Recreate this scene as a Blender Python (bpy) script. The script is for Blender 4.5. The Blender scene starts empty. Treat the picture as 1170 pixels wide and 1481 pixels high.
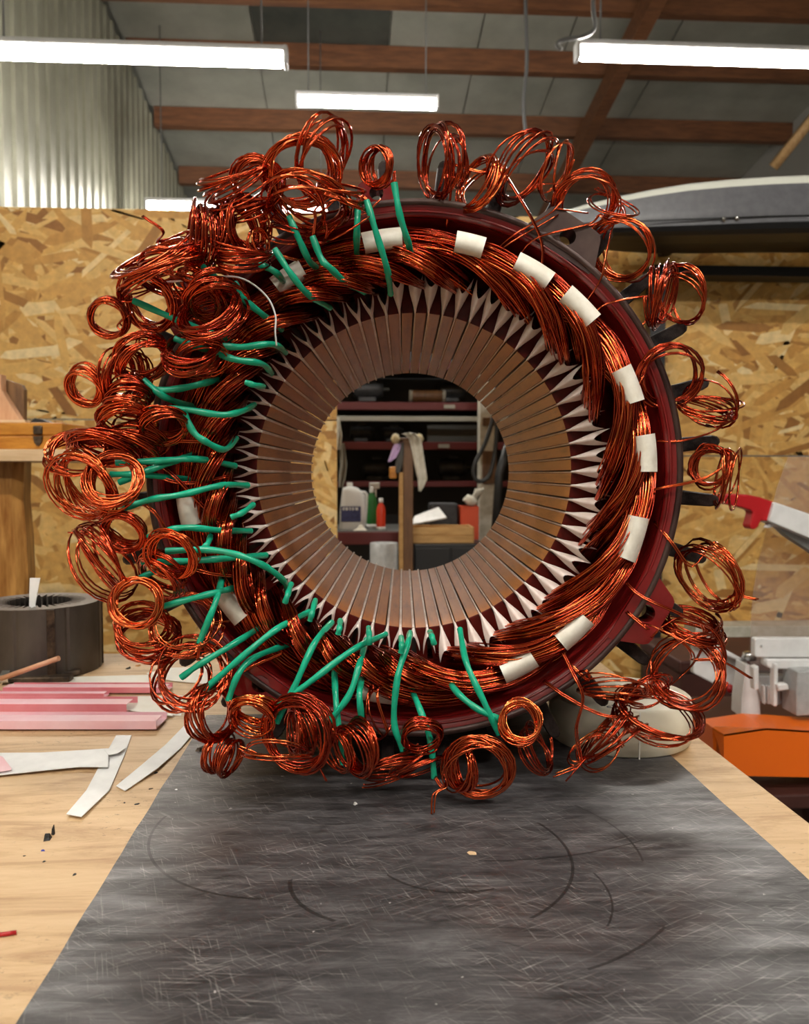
import bpy, bmesh, math, random
import numpy as np
from mathutils import Vector, Matrix

scene = bpy.context.scene
col = scene.collection
random.seed(7)
rng = np.random.default_rng(11)

# ------------------------------------------------------------------ camera
F = 1180.0                       # focal length in pixels of the 1170x1481 frame
CX, CY = 585.0, 740.5
VPX, HOR = 515.0, 685.0          # vanishing point of the bench direction (+Y) and horizon row
ZC = 0.266                       # camera height above the rubber mat (z = 0)
YAW = math.atan((CX - VPX) / F)
PITCH = math.atan((CY - HOR) / F)
CAM = Vector((0, 0, ZC))
cam_d = bpy.data.cameras.new('camera')
cam = bpy.data.objects.new('camera', cam_d)
col.objects.link(cam)
cam.location = CAM
cam.rotation_euler = (math.pi / 2 - PITCH, 0, -YAW)
cam_d.sensor_fit = 'HORIZONTAL'
cam_d.sensor_width = 36.0
cam_d.lens = 36.0 * F / 1170.0
cam_d.clip_start = 0.02
cam_d.dof.use_dof = True
cam_d.dof.focus_distance = 0.67
cam_d.dof.aperture_fstop = 15.0
scene.camera = cam

# ------------------------------------------------------------------ world, exposure
world = bpy.data.worlds.new('world')
scene.world = world
world.use_nodes = True
bg = world.node_tree.nodes['Background']
bg.inputs[0].default_value = (0, 0, 0, 1)       # a closed hall: all light comes from lamps, seen and added
bg.inputs[1].default_value = 0.0
scene.view_settings.view_transform = 'Standard'
scene.view_settings.look = 'None'
scene.view_settings.gamma = 1.0
scene.view_settings.exposure = 1.75
try:
    scene.view_settings.use_curve_mapping = False
except Exception:
    pass
TUBE_STRENGTH = 34.0

# ------------------------------------------------------------------ pixel helpers
RM = cam.rotation_euler.to_matrix()


def ray(px, py):
    return RM @ Vector(((px - CX), -(py - CY), -F))


def W(px, py, Y):                # pixel -> world point on the plane y = Y
    d = ray(px, py)
    return CAM + d * (Y / d.y)


def G(px, py, z=0.0):            # pixel -> world point on the plane z
    d = ray(px, py)
    return CAM + d * ((z - ZC) / d.z)


# ------------------------------------------------------------------ mesh helpers
class MB:
    def __init__(s):
        s.v = []; s.f = []; s.m = []; s.sm = []

    def add(s, vs, fs, mi=0, smooth=False):
        o = len(s.v)
        s.v.extend([tuple(map(float, q)) for q in vs])
        for f in fs:
            s.f.append(tuple(i + o for i in f)); s.m.append(mi); s.sm.append(smooth)

    def box(s, x0, x1, y0, y1, z0, z1, mi=0, M=None, bev=0.0):
        if bev > 0:
            bm = bmesh.new()
            bmesh.ops.create_cube(bm, size=1.0)
            for v in bm.verts:
                v.co = Vector(((x0 + x1) / 2 + v.co.x * (x1 - x0), (y0 + y1) / 2 + v.co.y * (y1 - y0), (z0 + z1) / 2 + v.co.z * (z1 - z0)))
            bmesh.ops.bevel(bm, geom=bm.edges[:], offset=bev, segments=2, profile=0.5, affect='EDGES')
            bm.verts.index_update()
            vs = [v.co.copy() for v in bm.verts]
            fs = [[v.index for v in f.verts] for f in bm.faces]
            bm.free()
        else:
            vs = [Vector(p) for p in ((x0, y0, z0), (x1, y0, z0), (x1, y1, z0), (x0, y1, z0), (x0, y0, z1), (x1, y0, z1), (x1, y1, z1), (x0, y1, z1))]
            fs = [(0, 3, 2, 1), (4, 5, 6, 7), (0, 1, 5, 4), (1, 2, 6, 5), (2, 3, 7, 6), (3, 0, 4, 7)]
        if M is not None:
            vs = [M @ v for v in vs]
        s.add(vs, fs, mi)
        return s

    def tube(s, pts, r, n=6, mi=0, caps=True, rad=None):
        P = np.asarray([tuple(p) for p in pts], float)
        k = len(P)
        if k < 2:
            return s
        T = np.gradient(P, axis=0)
        T /= (np.linalg.norm(T, axis=1)[:, None] + 1e-12)
        a = np.array([0.0, 0, 1]) if abs(T[0][2]) < .9 else np.array([1.0, 0, 0])
        N = np.cross(T[0], a); N /= np.linalg.norm(N)
        Ns = [N]
        for i in range(1, k):
            N = N - T[i] * np.dot(N, T[i])
            l = np.linalg.norm(N)
            if l < 1e-6:
                N = np.cross(T[i], a); l = np.linalg.norm(N)
            N = N / l
            Ns.append(N)
        Ns = np.array(Ns); B = np.cross(T, Ns)
        an = np.linspace(0, 2 * math.pi, n, endpoint=False)
        rr = np.full(k, r) if rad is None else np.asarray(rad, float)
        V = P[:, None, :] + rr[:, None, None] * (np.cos(an)[None, :, None] * Ns[:, None, :] + np.sin(an)[None, :, None] * B[:, None, :])
        fs = []
        for i in range(k - 1):
            for j in range(n):
                j2 = (j + 1) % n
                fs.append((i * n + j, i * n + j2, (i + 1) * n + j2, (i + 1) * n + j))
        s.add(V.reshape(-1, 3), fs, mi, True)
        if caps:
            o = len(s.v) - k * n
            s.f.append(tuple(o + j for j in reversed(range(n)))); s.m.append(mi); s.sm.append(False)
            s.f.append(tuple(o + (k - 1) * n + j for j in range(n))); s.m.append(mi); s.sm.append(False)
        return s

    def lathe(s, prof, n=32, mi=0, M=None, smooth=True, a0=0.0, a1=2 * math.pi):
        """profile [(r, h)], about local Z"""
        full = abs(a1 - a0 - 2 * math.pi) < 1e-6
        cnt = n if full else n + 1
        vs = []
        for r, h in prof:
            for j in range(cnt):
                a = a0 + (a1 - a0) * j / n
                v = Vector((r * math.cos(a), r * math.sin(a), h))
                vs.append(M @ v if M is not None else v)
        fs = []
        for i in range(len(prof) - 1):
            for j in range(n):
                j2 = (j + 1) % cnt
                fs.append((i * cnt + j, i * cnt + j2, (i + 1) * cnt + j2, (i + 1) * cnt + j))
        s.add(vs, fs, mi, smooth)
        return s

    def prism(s, poly, axis_vec, mi=0):
        """poly: list of 3D points (planar); extruded along axis_vec"""
        n = len(poly); a = Vector(axis_vec)
        vs = [Vector(p) for p in poly] + [Vector(p) + a for p in poly]
        fs = [tuple(range(n - 1, -1, -1)), tuple(range(n, 2 * n))] + [(i, (i + 1) % n, n + (i + 1) % n, n + i) for i in range(n)]
        s.add(vs, fs, mi)
        return s

    def grid(s, rows, mi=0, smooth=True):
        n = len(rows[0])
        vs = [p for r in rows for p in r]
        fs = [(i * n + j, i * n + j + 1, (i + 1) * n + j + 1, (i + 1) * n + j) for i in range(len(rows) - 1) for j in range(n - 1)]
        s.add(vs, fs, mi, smooth)
        return s

    def mesh(s, name, mats):
        me = bpy.data.meshes.new(name)
        me.from_pydata(s.v, [], s.f)
        for m in (mats if isinstance(mats, (list, tuple)) else [mats]):
            me.materials.append(m)
        me.polygons.foreach_set('material_index', s.m)
        me.polygons.foreach_set('use_smooth', s.sm)
        me.update()
        return me

    def build(s, name, mats, parent=None, fixn=True):
        me = s.mesh(name, mats)
        if fixn:
            bm = bmesh.new(); bm.from_mesh(me)
            bmesh.ops.recalc_face_normals(bm, faces=bm.faces[:])
            bm.to_mesh(me); bm.free()
        o = bpy.data.objects.new(name, me)
        col.objects.link(o)
        if parent is not None:
            o.parent = parent
        return o


def thing(name, label, cat, loc=(0, 0, 0), rotz=0.0, group=None):
    o = bpy.data.objects.new(name, None)
    col.objects.link(o)
    o.empty_display_size = 0.05
    o.location = loc
    o.rotation_euler = (0, 0, rotz)
    tag(o, label, cat, group)
    return o


def tag(o, label=None, cat=None, group=None, kind=None):
    if label: o['label'] = label
    if cat: o['category'] = cat
    if group: o['group'] = group
    if kind: o['kind'] = kind
    return o


def recentre(o):
    """move a single-mesh object's origin to the base of its mesh"""
    me = o.data
    vs = [v.co for v in me.vertices]
    c = Vector((sum(v.x for v in vs) / len(vs), sum(v.y for v in vs) / len(vs), min(v.z for v in vs)))
    me.transform(Matrix.Translation(-c))
    o.location = c
    return o


def cr(pts, n=8):
    """Catmull-Rom through points"""
    P = [np.array(tuple(p), float) for p in pts]
    if len(P) == 2:
        return [P[0] + (P[1] - P[0]) * i / n for i in range(n + 1)]
    Q = [2 * P[0] - P[1]] + P + [2 * P[-1] - P[-2]]
    out = []
    for i in range(1, len(Q) - 2):
        p0, p1, p2, p3 = Q[i - 1], Q[i], Q[i + 1], Q[i + 2]
        for k in range(n):
            t = k / n
            out.append(0.5 * ((2 * p1) + (-p0 + p2) * t + (2 * p0 - 5 * p1 + 4 * p2 - p3) * t * t + (-p0 + 3 * p1 - 3 * p2 + p3) * t ** 3))
    out.append(P[-1])
    return out


# ------------------------------------------------------------------ materials
def mat(name, color, rough=0.5, metal=0.0, spec=0.5, coat=0.0, emit=None, estr=0.0, trans=0.0, alpha=1.0):
    m = bpy.data.materials.new(name)
    m.use_nodes = True
    b = m.node_tree.nodes['Principled BSDF']
    b.inputs['Base Color'].default_value = (*color, 1)
    b.inputs['Roughness'].default_value = rough
    b.inputs['Metallic'].default_value = metal
    b.inputs['Specular IOR Level'].default_value = spec
    b.inputs['Coat Weight'].default_value = coat
    b.inputs['Coat Roughness'].default_value = 0.1
    b.inputs['Transmission Weight'].default_value = trans
    b.inputs['Alpha'].default_value = alpha
    if emit:
        b.inputs['Emission Color'].default_value = (*emit, 1)
        b.inputs['Emission Strength'].default_value = estr
    return m


class NT:
    def __init__(s, m):
        s.t = m.node_tree; s.n = s.t.nodes; s.l = s.t.links
        s.b = s.n['Principled BSDF']

    def new(s, typ, **kw):
        n = s.n.new(typ)
        for k, v in kw.items():
            setattr(n, k, v)
        return n

    def link(s, a, b):
        s.l.new(a, b)

    def coords(s, scale=(1, 1, 1), rot=(0, 0, 0), src='Object'):
        tc = s.new('ShaderNodeTexCoord'); mp = s.new('ShaderNodeMapping')
        mp.inputs['Scale'].default_value = scale
        v = tc.outputs[src]
        if any(rot):                         # turn first, then stretch
            m0 = s.new('ShaderNodeMapping'); m0.inputs['Rotation'].default_value = rot
            s.link(v, m0.inputs['Vector']); v = m0.outputs['Vector']
        s.link(v, mp.inputs['Vector'])
        return mp.outputs['Vector']

    def noise(s, vec, scale, detail=4, rough=0.6, dist=0.0):
        n = s.new('ShaderNodeTexNoise')
        n.inputs['Scale'].default_value = scale; n.inputs['Detail'].default_value = detail
        n.inputs['Roughness'].default_value = rough; n.inputs['Distortion'].default_value = dist
        s.link(vec, n.inputs['Vector'])
        return n.outputs['Fac']

    def ramp(s, fac, stops):
        r = s.new('ShaderNodeValToRGB')
        e = r.color_ramp.elements
        while len(e) < len(stops):
            e.new(0.5)
        for i, (p, c) in enumerate(stops):
            e[i].position = p
            e[i].color = (*c, 1) if len(c) == 3 else c
        s.link(fac, r.inputs['Fac'])
        return r.outputs['Color']

    def mix(s, fac, a, b, blend='MIX'):
        m = s.new('ShaderNodeMix', data_type='RGBA', blend_type=blend)
        for idx, v in ((0, fac), (6, a), (7, b)):
            if hasattr(v, 'is_linked') or hasattr(v, 'links'):
                s.link(v, m.inputs[idx])
            elif idx == 0:
                m.inputs[0].default_value = v
            else:
                m.inputs[idx].default_value = (*v, 1)
        return m.outputs[2]

    def bump(s, h, strength=0.3, dist=0.001):
        b = s.new('ShaderNodeBump')
        b.inputs['Strength'].default_value = strength; b.inputs['Distance'].default_value = dist
        s.link(h, b.inputs['Height'])
        s.link(b.outputs['Normal'], s.b.inputs['Normal'])

    def color(s, c):
        s.link(c, s.b.inputs['Base Color'])

    def rough(s, c):
        s.link(c, s.b.inputs['Roughness'])


def noisy(name, c1, c2, scale=20, rough=0.5, metal=0.0, stretch=(1, 1, 1), bump=0.0, coat=0.0, spec=0.5, detail=5, lo=.35, hi=.65):
    m = mat(name, c1, rough, metal, spec, coat)
    t = NT(m); v = t.coords(stretch)
    f = t.noise(v, scale, detail)
    t.color(t.ramp(f, [(lo, c1), (hi, c2)]))
    if bump:
        t.bump(f, bump, 0.002)
    return m


M = {}
# enamelled copper, a little different from wire to wire
m = mat('copper', (0.5, 0.1, 0.04), 0.15, 1.0, coat=0.35)
t = NT(m); g = t.new('ShaderNodeNewGeometry')
t.color(t.ramp(g.outputs['Random Per Island'], [(0.0, (0.28, 0.020, 0.007)), (0.5, (0.52, 0.058, 0.014)), (1.0, (0.92, 0.22, 0.055))]))
M['copper'] = m
M['green'] = noisy('green_sleeve', (0.006, 0.30, 0.17), (0.010, 0.40, 0.235), 60, 0.24)
M['frame_red'] = noisy('frame_red', (0.15, 0.006, 0.006), (0.23, 0.010, 0.010), 14, 0.26, coat=0.4)
M['frame_bare'] = noisy('frame_bare', (0.030, 0.009, 0.008), (0.085, 0.050, 0.040), 18, 0.42, 0.3)
M['fin'] = noisy('cast_fin', (0.008, 0.005, 0.005), (0.045, 0.032, 0.028), 70, 0.5, 0.0, bump=.8, spec=0.15)
# tooth tips: brown varnished laminations, fine lines across
m = mat('tooth', (0.3, 0.12, 0.04), 0.3, 0.0, 0.5, coat=0.35)
m.node_tree.nodes['Principled BSDF'].inputs['Coat Roughness'].default_value = 0.24
t = NT(m); v = t.coords((1, 1, 1))
oi = t.new('ShaderNodeObjectInfo')
va = t.new('ShaderNodeVectorMath', operation='ADD')
cx_ = t.new('ShaderNodeCombineXYZ')
for k_ in range(3):
    t.link(oi.outputs['Random'], cx_.inputs[k_])
sc_ = t.new('ShaderNodeVectorMath', operation='SCALE'); sc_.inputs['Scale'].default_value = 17.0
t.link(cx_.outputs[0], sc_.inputs[0]); t.link(v, va.inputs[0]); t.link(sc_.outputs[0], va.inputs[1])
st_ = t.new('ShaderNodeVectorMath', operation='MULTIPLY'); st_.inputs[1].default_value = (1.0, 0.10, 1.0)
t.link(va.outputs[0], st_.inputs[0])
f = t.noise(st_.outputs[0], 420, 5, 0.7, 0.8)
f2 = t.noise(st_.outputs[0], 160, 6, 0.7)
c = t.ramp(f2, [(0.30, (0.26, 0.065, 0.012)), (0.5, (0.44, 0.135, 0.022)), (0.75, (0.50, 0.175, 0.036))])
t.color(c)
t.bump(f, 0.07, 0.0003)
M['tooth'] = m
M['lacquer'] = noisy('red_lacquer', (0.05, 0.003, 0.002), (0.11, 0.008, 0.005), 40, 0.35, spec=0.2)
m = mat('film', (0.72, 0.60, 0.54), 0.3, 0, 0.5)
t = NT(m); t.color(t.ramp(t.noise(t.coords(), 35, 3), [(0.35, (0.66, 0.52, 0.46)), (0.65, (0.84, 0.75, 0.70))]))
M['film'] = m
M['tape_white'] = noisy('white_tape', (0.70, 0.65, 0.55), (0.85, 0.81, 0.72), 70, 0.6)
# plywood bench
m = mat('plywood', (0.6, 0.4, 0.22), 0.55)
t = NT(m)
v = t.coords((2.6, 17, 2))
f = t.noise(v, 2.6, 12, 0.72, 0.8)
c1 = t.ramp(f, [(0.28, (0.36, 0.20, 0.095)), (0.5, (0.60, 0.40, 0.215)), (0.75, (0.72, 0.52, 0.31))])
f2 = t.noise(t.coords((1, 1.6, 1)), 170, 4, 0.7)
spk = t.ramp(f2, [(0.60, (0, 0, 0)), (0.70, (1, 1, 1))])
f3 = t.noise(t.coords((1, 1, 1)), 4.0, 4)
reg = t.ramp(f3, [(0.42, (0, 0, 0)), (0.62, (1, 1, 1))])
sp = t.mix(1.0, spk, reg, 'MULTIPLY')
bw = t.new('ShaderNodeRGBToBW'); t.link(sp, bw.inputs[0])
c2 = t.mix(bw.outputs[0], c1, (0.14, 0.085, 0.05))
sm = t.ramp(t.noise(t.coords((7, 60, 1)), 1.4, 5, 0.7), [(0.68, (0, 0, 0)), (0.74, (1, 1, 1))])
bw2 = t.new('ShaderNodeRGBToBW'); t.link(sm, bw2.inputs[0])
mm = t.new('ShaderNodeMath', operation='MULTIPLY'); mm.inputs[1].default_value = 0.4
t.link(bw2.outputs[0], mm.inputs[0])
t.color(t.mix(mm.outputs[0], c2, (0.17, 0.09, 0.05)))
t.bump(f, 0.1, 0.001)
M['plywood'] = m
# black rubber mat with scratches and smears
m = mat('mat', (0.03, 0.03, 0.03), 0.42, 0, 0.5)
t = NT(m)


def scratches(rot, sx, sy, scale, width, warp=0.25):
    v = t.coords((sx, sy, 1), (0, 0, rot))
    nz = t.new('ShaderNodeTexNoise'); nz.inputs['Scale'].default_value = 3.0; nz.inputs['Detail'].default_value = 2
    t.link(v, nz.inputs['Vector'])
    va = t.new('ShaderNodeVectorMath', operation='MULTIPLY_ADD')
    va.inputs[1].default_value = (warp, warp, 0)
    t.link(nz.outputs['Color'], va.inputs[0]); t.link(v, va.inputs[2])
    vo = t.new('ShaderNodeTexVoronoi', feature='DISTANCE_TO_EDGE')
    vo.inputs['Scale'].default_value = scale
    t.link(va.outputs[0], vo.inputs['Vector'])
    return t.ramp(vo.outputs['Distance'], [(0.0, (1, 1, 1)), (width, (0, 0, 0))])


def streaks(rot, sx, sy, lo, hi, off):
    v = t.coords((sx, sy, 1), (0, 0, rot))
    va = t.new('ShaderNodeVectorMath', operation='ADD'); va.inputs[1].default_value = (off, off * 1.7, off)
    t.link(v, va.inputs[0])
    return t.ramp(t.noise(va.outputs[0], 1.0, 2, 0.5, 0.35), [(lo, (0, 0, 0)), (hi, (1, 1, 1))])


s1 = streaks(0.12, 26, 800, 0.60, 0.66, 3.1)
s2 = streaks(-0.45, 30, 760, 0.62, 0.68, 7.7)
s3 = streaks(0.75, 34, 800, 0.62, 0.68, 12.3)
s5 = streaks(1.25, 30, 800, 0.63, 0.69, 21.0)
s4 = scratches(0.05, 2.0, 16.0, 2.2, 0.03, 0.6)
msk = t.ramp(t.noise(t.coords((1, 2.0, 1)), 9, 6, 0.75), [(0.36, (0, 0, 0)), (0.66, (1, 1, 1))])
sa = t.mix(1.0, t.mix(1.0, t.mix(1.0, s1, s2, 'ADD'), s3, 'ADD'), s5, 'ADD')
sa = t.mix(1.0, sa, msk, 'MULTIPLY')
bwa = t.new('ShaderNodeRGBToBW'); t.link(sa, bwa.inputs[0])
base = t.ramp(t.noise(t.coords((3, 15, 1)), 5.0, 10, 0.78, 0.5), [(0.30, (0.014, 0.013, 0.014)), (0.5, (0.055, 0.051, 0.054)), (0.72, (0.15, 0.14, 0.145))])
stain = t.ramp(t.noise(t.coords((1.0, 1.6, 1)), 5.0, 4), [(0.56, (0, 0, 0)), (0.72, (1, 1, 1))])
bws = t.new('ShaderNodeRGBToBW'); t.link(stain, bws.inputs[0])
ms = t.new('ShaderNodeMath', operation='MULTIPLY'); ms.inputs[1].default_value = 0.4; t.link(bws.outputs[0], ms.inputs[0])
base = t.mix(ms.outputs[0], base, (0.10, 0.06, 0.05))
m1 = t.new('ShaderNodeMath', operation='MULTIPLY'); m1.inputs[1].default_value = 0.52; t.link(bwa.outputs[0], m1.inputs[0])
base = t.mix(m1.outputs[0], base, (0.32, 0.30, 0.29))
msk2 = t.ramp(t.noise(t.coords((1.5, 1, 1)), 5, 5, 0.7), [(0.5, (0, 0, 0)), (0.62, (1, 1, 1))])
dk = t.mix(1.0, s4, msk2, 'MULTIPLY')
bwd = t.new('ShaderNodeRGBToBW'); t.link(dk, bwd.inputs[0])
m2 = t.new('ShaderNodeMath', operation='MULTIPLY'); m2.inputs[1].default_value = 0.7; t.link(bwd.outputs[0], m2.inputs[0])
base = t.mix(m2.outputs[0], base, (0.008, 0.008, 0.008))


def circ3(p, q, r):
    ax, ay, bx, by, cx, cy = p.x, p.y, q.x, q.y, r.x, r.y
    d = 2 * (ax * (by - cy) + bx * (cy - ay) + cx * (ay - by))
    ux = ((ax * ax + ay * ay) * (by - cy) + (bx * bx + by * by) * (cy - ay) + (cx * cx + cy * cy) * (ay - by)) / d
    uy = ((ax * ax + ay * ay) * (cx - bx) + (bx * bx + by * by) * (ax - cx) + (cx * cx + cy * cy) * (bx - ax)) / d
    return ux, uy, math.hypot(ax - ux, ay - uy)


# curved scuff marks: thin arcs between two end points on the mat
gpos = t.new('ShaderNodeNewGeometry')
for (pa, pb, pc_, wd_) in (((778, 1190), (828, 1262), (768, 1328), .0011), ((832, 1165), (900, 1205), (930, 1246), .0008), ((858, 1262), (885, 1305), (878, 1340), .0007), ((420, 1272), (440, 1312), (485, 1332), .0014), ((850, 1402), (910, 1378), (962, 1340), .0010), ((240, 1180), (300, 1290), (380, 1300), .0010), ((560, 1265), (640, 1290), (715, 1285), .0009), ((700, 1245), (800, 1240), (930, 1215), .0008)):
    A_, B_, C_ = G(*pa), G(*pb), G(*pc_)
    ux, uy, rad_ = circ3(A_, B_, C_)
    ds = t.new('ShaderNodeVectorMath', operation='DISTANCE'); ds.inputs[1].default_value = (ux, uy, 0)
    t.link(gpos.outputs['Position'], ds.inputs[0])
    sb = t.new('ShaderNodeMath', operation='SUBTRACT'); sb.inputs[1].default_value = rad_; t.link(ds.outputs['Value'], sb.inputs[0])
    ab = t.new('ShaderNodeMath', operation='ABSOLUTE'); t.link(sb.outputs[0], ab.inputs[0])
    ls = t.new('ShaderNodeMath', operation='LESS_THAN'); ls.inputs[1].default_value = wd_; t.link(ab.outputs[0], ls.inputs[0])
    mid = (A_ + C_) / 2
    dm = t.new('ShaderNodeVectorMath', operation='DISTANCE'); dm.inputs[1].default_value = tuple(mid)
    t.link(gpos.outputs['Position'], dm.inputs[0])
    lm = t.new('ShaderNodeMath', operation='LESS_THAN'); lm.inputs[1].default_value = (A_ - C_).length / 2; t.link(dm.outputs['Value'], lm.inputs[0])
    ml = t.new('ShaderNodeMath', operation='MULTIPLY'); t.link(ls.outputs[0], ml.inputs[0]); t.link(lm.outputs[0], ml.inputs[1])
    m7 = t.new('ShaderNodeMath', operation='MULTIPLY'); m7.inputs[1].default_value = 0.75; t.link(ml.outputs[0], m7.inputs[0])
    base = t.mix(m7.outputs[0], base, (0.012, 0.011, 0.011))
dots = t.ramp(t.noise(t.coords(), 190, 2, 0.5), [(0.75, (0, 0, 0)), (0.79, (1, 1, 1))])
bwt = t.new('ShaderNodeRGBToBW'); t.link(dots, bwt.inputs[0])
base = t.mix(bwt.outputs[0], base, (0.38, 0.36, 0.35))
t.color(base)
rr = t.ramp(t.noise(t.coords((2, 9, 1)), 6, 7, 0.7), [(0.3, (0.30,) * 3), (0.7, (0.60,) * 3)])
t.rough(rr)
t.bump(bwa.outputs[0], -0.25, 0.0006)
M['mat'] = m
# OSB strands
m = mat('osb_strand', (0.6, 0.4, 0.2), 0.6)
t = NT(m); g = t.new('ShaderNodeNewGeometry')
c = t.ramp(g.outputs['Random Per Island'], [(0.0, (0.30, 0.12, 0.022)), (0.2, (0.58, 0.29, 0.064)), (0.6, (0.72, 0.41, 0.11)), (0.9, (0.80, 0.52, 0.19)), (1.0, (0.86, 0.66, 0.34))])
f = t.noise(t.coords((30, 30, 30)), 1.0, 4)
gr = t.ramp(f, [(0.3, (0.75,) * 3), (0.7, (1.05,) * 3)])
t.color(t.mix(1.0, c, gr, 'MULTIPLY'))
M['osb'] = m
M['osb_base'] = noisy('osb_board', (0.34, 0.17, 0.05), (0.58, 0.35, 0.13), 14, 0.7, stretch=(1, 1, 2))
M['corrugated'] = noisy('corrugated_sheet', (0.20, 0.195, 0.145), (0.26, 0.255, 0.195), 3, 0.42, 0.1)
M['ceil_panel'] = noisy('ceiling_panel', (0.25, 0.255, 0.22), (0.33, 0.33, 0.29), 2, 0.45)
M['ceil_dark'] = noisy('ceiling_panel_dark', (0.045, 0.05, 0.045), (0.075, 0.08, 0.07), 3, 0.4)
M['timber'] = noisy('timber', (0.10, 0.036, 0.014), (0.18, 0.07, 0.026), 4, 0.6, stretch=(1, 6, 6))
M['timber_light'] = noisy('timber_light', (0.50, 0.29, 0.12), (0.66, 0.42, 0.20), 5, 0.6, stretch=(8, 8, 1))
M['timber_pale'] = noisy('timber_pale', (0.60, 0.40, 0.22), (0.74, 0.54, 0.33), 8, 0.6, stretch=(1, 10, 10))
M['wood_pink'] = noisy('wood_pink', (0.60, 0.30, 0.15), (0.72, 0.42, 0.24), 10, 0.6, stretch=(8, 8, 1))
M['wood_dark'] = noisy('wood_dark', (0.09, 0.04, 0.015), (0.22, 0.11, 0.04), 10, 0.5, stretch=(6, 6, 1))
M['wood_yellow'] = noisy('wood_yellow', (0.40, 0.145, 0.014), (0.60, 0.26, 0.035), 14, 0.4, stretch=(1, 1, 4))
M['post_wood'] = noisy('post_wood', (0.24, 0.085, 0.014), (0.52, 0.26, 0.07), 9, 0.35, stretch=(6, 6, 0.8))
M['floor'] = noisy('floor_concrete', (0.10, 0.085, 0.075), (0.17, 0.15, 0.13), 3, 0.5)
M['wallback'] = mat('back_wall_paint', (0.28, 0.27, 0.25), 0.7)
M['lamp'] = mat('lamp_diffuser', (0.9, 0.9, 0.9), 0.4, emit=(1.0, 0.95, 0.86), estr=TUBE_STRENGTH)
M['lamp_body'] = mat('lamp_housing', (0.55, 0.55, 0.55), 0.4)
M['cable_grey'] = mat('cable_grey', (0.12, 0.12, 0.12), 0.5)
M['black'] = mat('black_paint', (0.012, 0.012, 0.013), 0.45)
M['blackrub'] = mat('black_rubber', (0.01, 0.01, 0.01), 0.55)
M['box_grey'] = noisy('roofbox_grey', (0.10, 0.10, 0.11), (0.125, 0.125, 0.135), 40, 0.38)
M['box_pale'] = mat('roofbox_pale', (0.75, 0.76, 0.68), 0.25, coat=0.5)
M['steel'] = mat('bright_steel', (0.6, 0.6, 0.6), 0.25, 1.0)
M['stator_grey'] = noisy('lamination_grey', (0.055, 0.045, 0.038), (0.115, 0.098, 0.085), 12, 0.4, 0.55, stretch=(1, 1, 0.4))
M['paper'] = noisy('white_paper', (0.76, 0.76, 0.75), (0.84, 0.84, 0.83), 40, 0.55)
M['paper_cream'] = noisy('cream_paper', (0.80, 0.76, 0.66), (0.86, 0.83, 0.75), 30, 0.6)
M['pink'] = noisy('pink_film', (0.74, 0.20, 0.24), (0.82, 0.30, 0.34), 18, 0.3)
M['pink_light'] = noisy('pink_film_pale', (0.86, 0.48, 0.54), (0.90, 0.60, 0.66), 18, 0.3)
M['roll'] = noisy('tape_roll', (0.70, 0.62, 0.47), (0.80, 0.73, 0.58), 9, 0.5)
m = mat('tape_roll_side', (0.8, 0.76, 0.66), 0.5)
M['roll_side'] = m
M['card'] = noisy('cardboard', (0.45, 0.33, 0.20), (0.55, 0.42, 0.27), 20, 0.7)
M['ink'] = mat('ink', (0.05, 0.05, 0.06), 0.6)
M['saw_white'] = noisy('saw_white', (0.66, 0.66, 0.66), (0.74, 0.74, 0.74), 30, 0.35)
M['saw_grey'] = noisy('saw_grey', (0.32, 0.33, 0.33), (0.42, 0.43, 0.43), 30, 0.45)
M['saw_red'] = mat('saw_red', (0.42, 0.008, 0.012), 0.35)
M['orange'] = mat('orange_plastic', (0.85, 0.15, 0.008), 0.28)
M['amber'] = mat('amber_plastic', (0.62, 0.12, 0.008), 0.15)
M['chest'] = noisy('chest_brown', (0.040, 0.010, 0.007), (0.070, 0.018, 0.012), 6, 0.6)
m = bpy.data.materials.new('clear_guard'); m.use_nodes = True
nt = m.node_tree; nt.nodes.clear()
out = nt.nodes.new('ShaderNodeOutputMaterial'); mx = nt.nodes.new('ShaderNodeMixShader')
tr = nt.nodes.new('ShaderNodeBsdfTransparent'); tr.inputs[0].default_value = (0.88, 0.83, 0.80, 1)
gl = nt.nodes.new('ShaderNodeBsdfPrincipled'); gl.inputs['Base Color'].default_value = (0.75, 0.68, 0.64, 1); gl.inputs['Roughness'].default_value = 0.25
mx.inputs[0].default_value = 0.10
nt.links.new(tr.outputs[0], mx.inputs[1]); nt.links.new(gl.outputs[0], mx.inputs[2]); nt.links.new(mx.outputs[0], out.inputs[0])
M['guard'] = m
M['rack_red'] = mat('rack_red', (0.10, 0.005, 0.005), 0.5)
M['rack_dark'] = mat('rack_dark', (0.025, 0.025, 0.027), 0.65)
M['rack_grey'] = mat('rack_grey_panel', (0.07, 0.07, 0.065), 0.6)
M['rack_white'] = mat('rack_pale_rail', (0.30, 0.285, 0.24), 0.5)
M['motor_dark'] = noisy('motor_dark', (0.016, 0.016, 0.018), (0.04, 0.04, 0.043), 20, 0.5, 0.3)
M['motor_grey'] = noisy('motor_grey', (0.03, 0.032, 0.034), (0.06, 0.06, 0.065), 20, 0.5, 0.3)
M['brown_post'] = noisy('brown_post', (0.10, 0.045, 0.018), (0.17, 0.08, 0.03), 8, 0.5, stretch=(6, 6, 1))
M['cloth'] = noisy('pale_cloth', (0.48, 0.45, 0.36), (0.66, 0.63, 0.55), 25, 0.8)
M['cream'] = mat('cream_knob', (0.55, 0.47, 0.28), 0.5)
M['lilac'] = mat('lilac_cloth', (0.50, 0.36, 0.60), 0.8)
M['jug'] = mat('jug_white', (0.62, 0.62, 0.60), 0.45)
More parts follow.
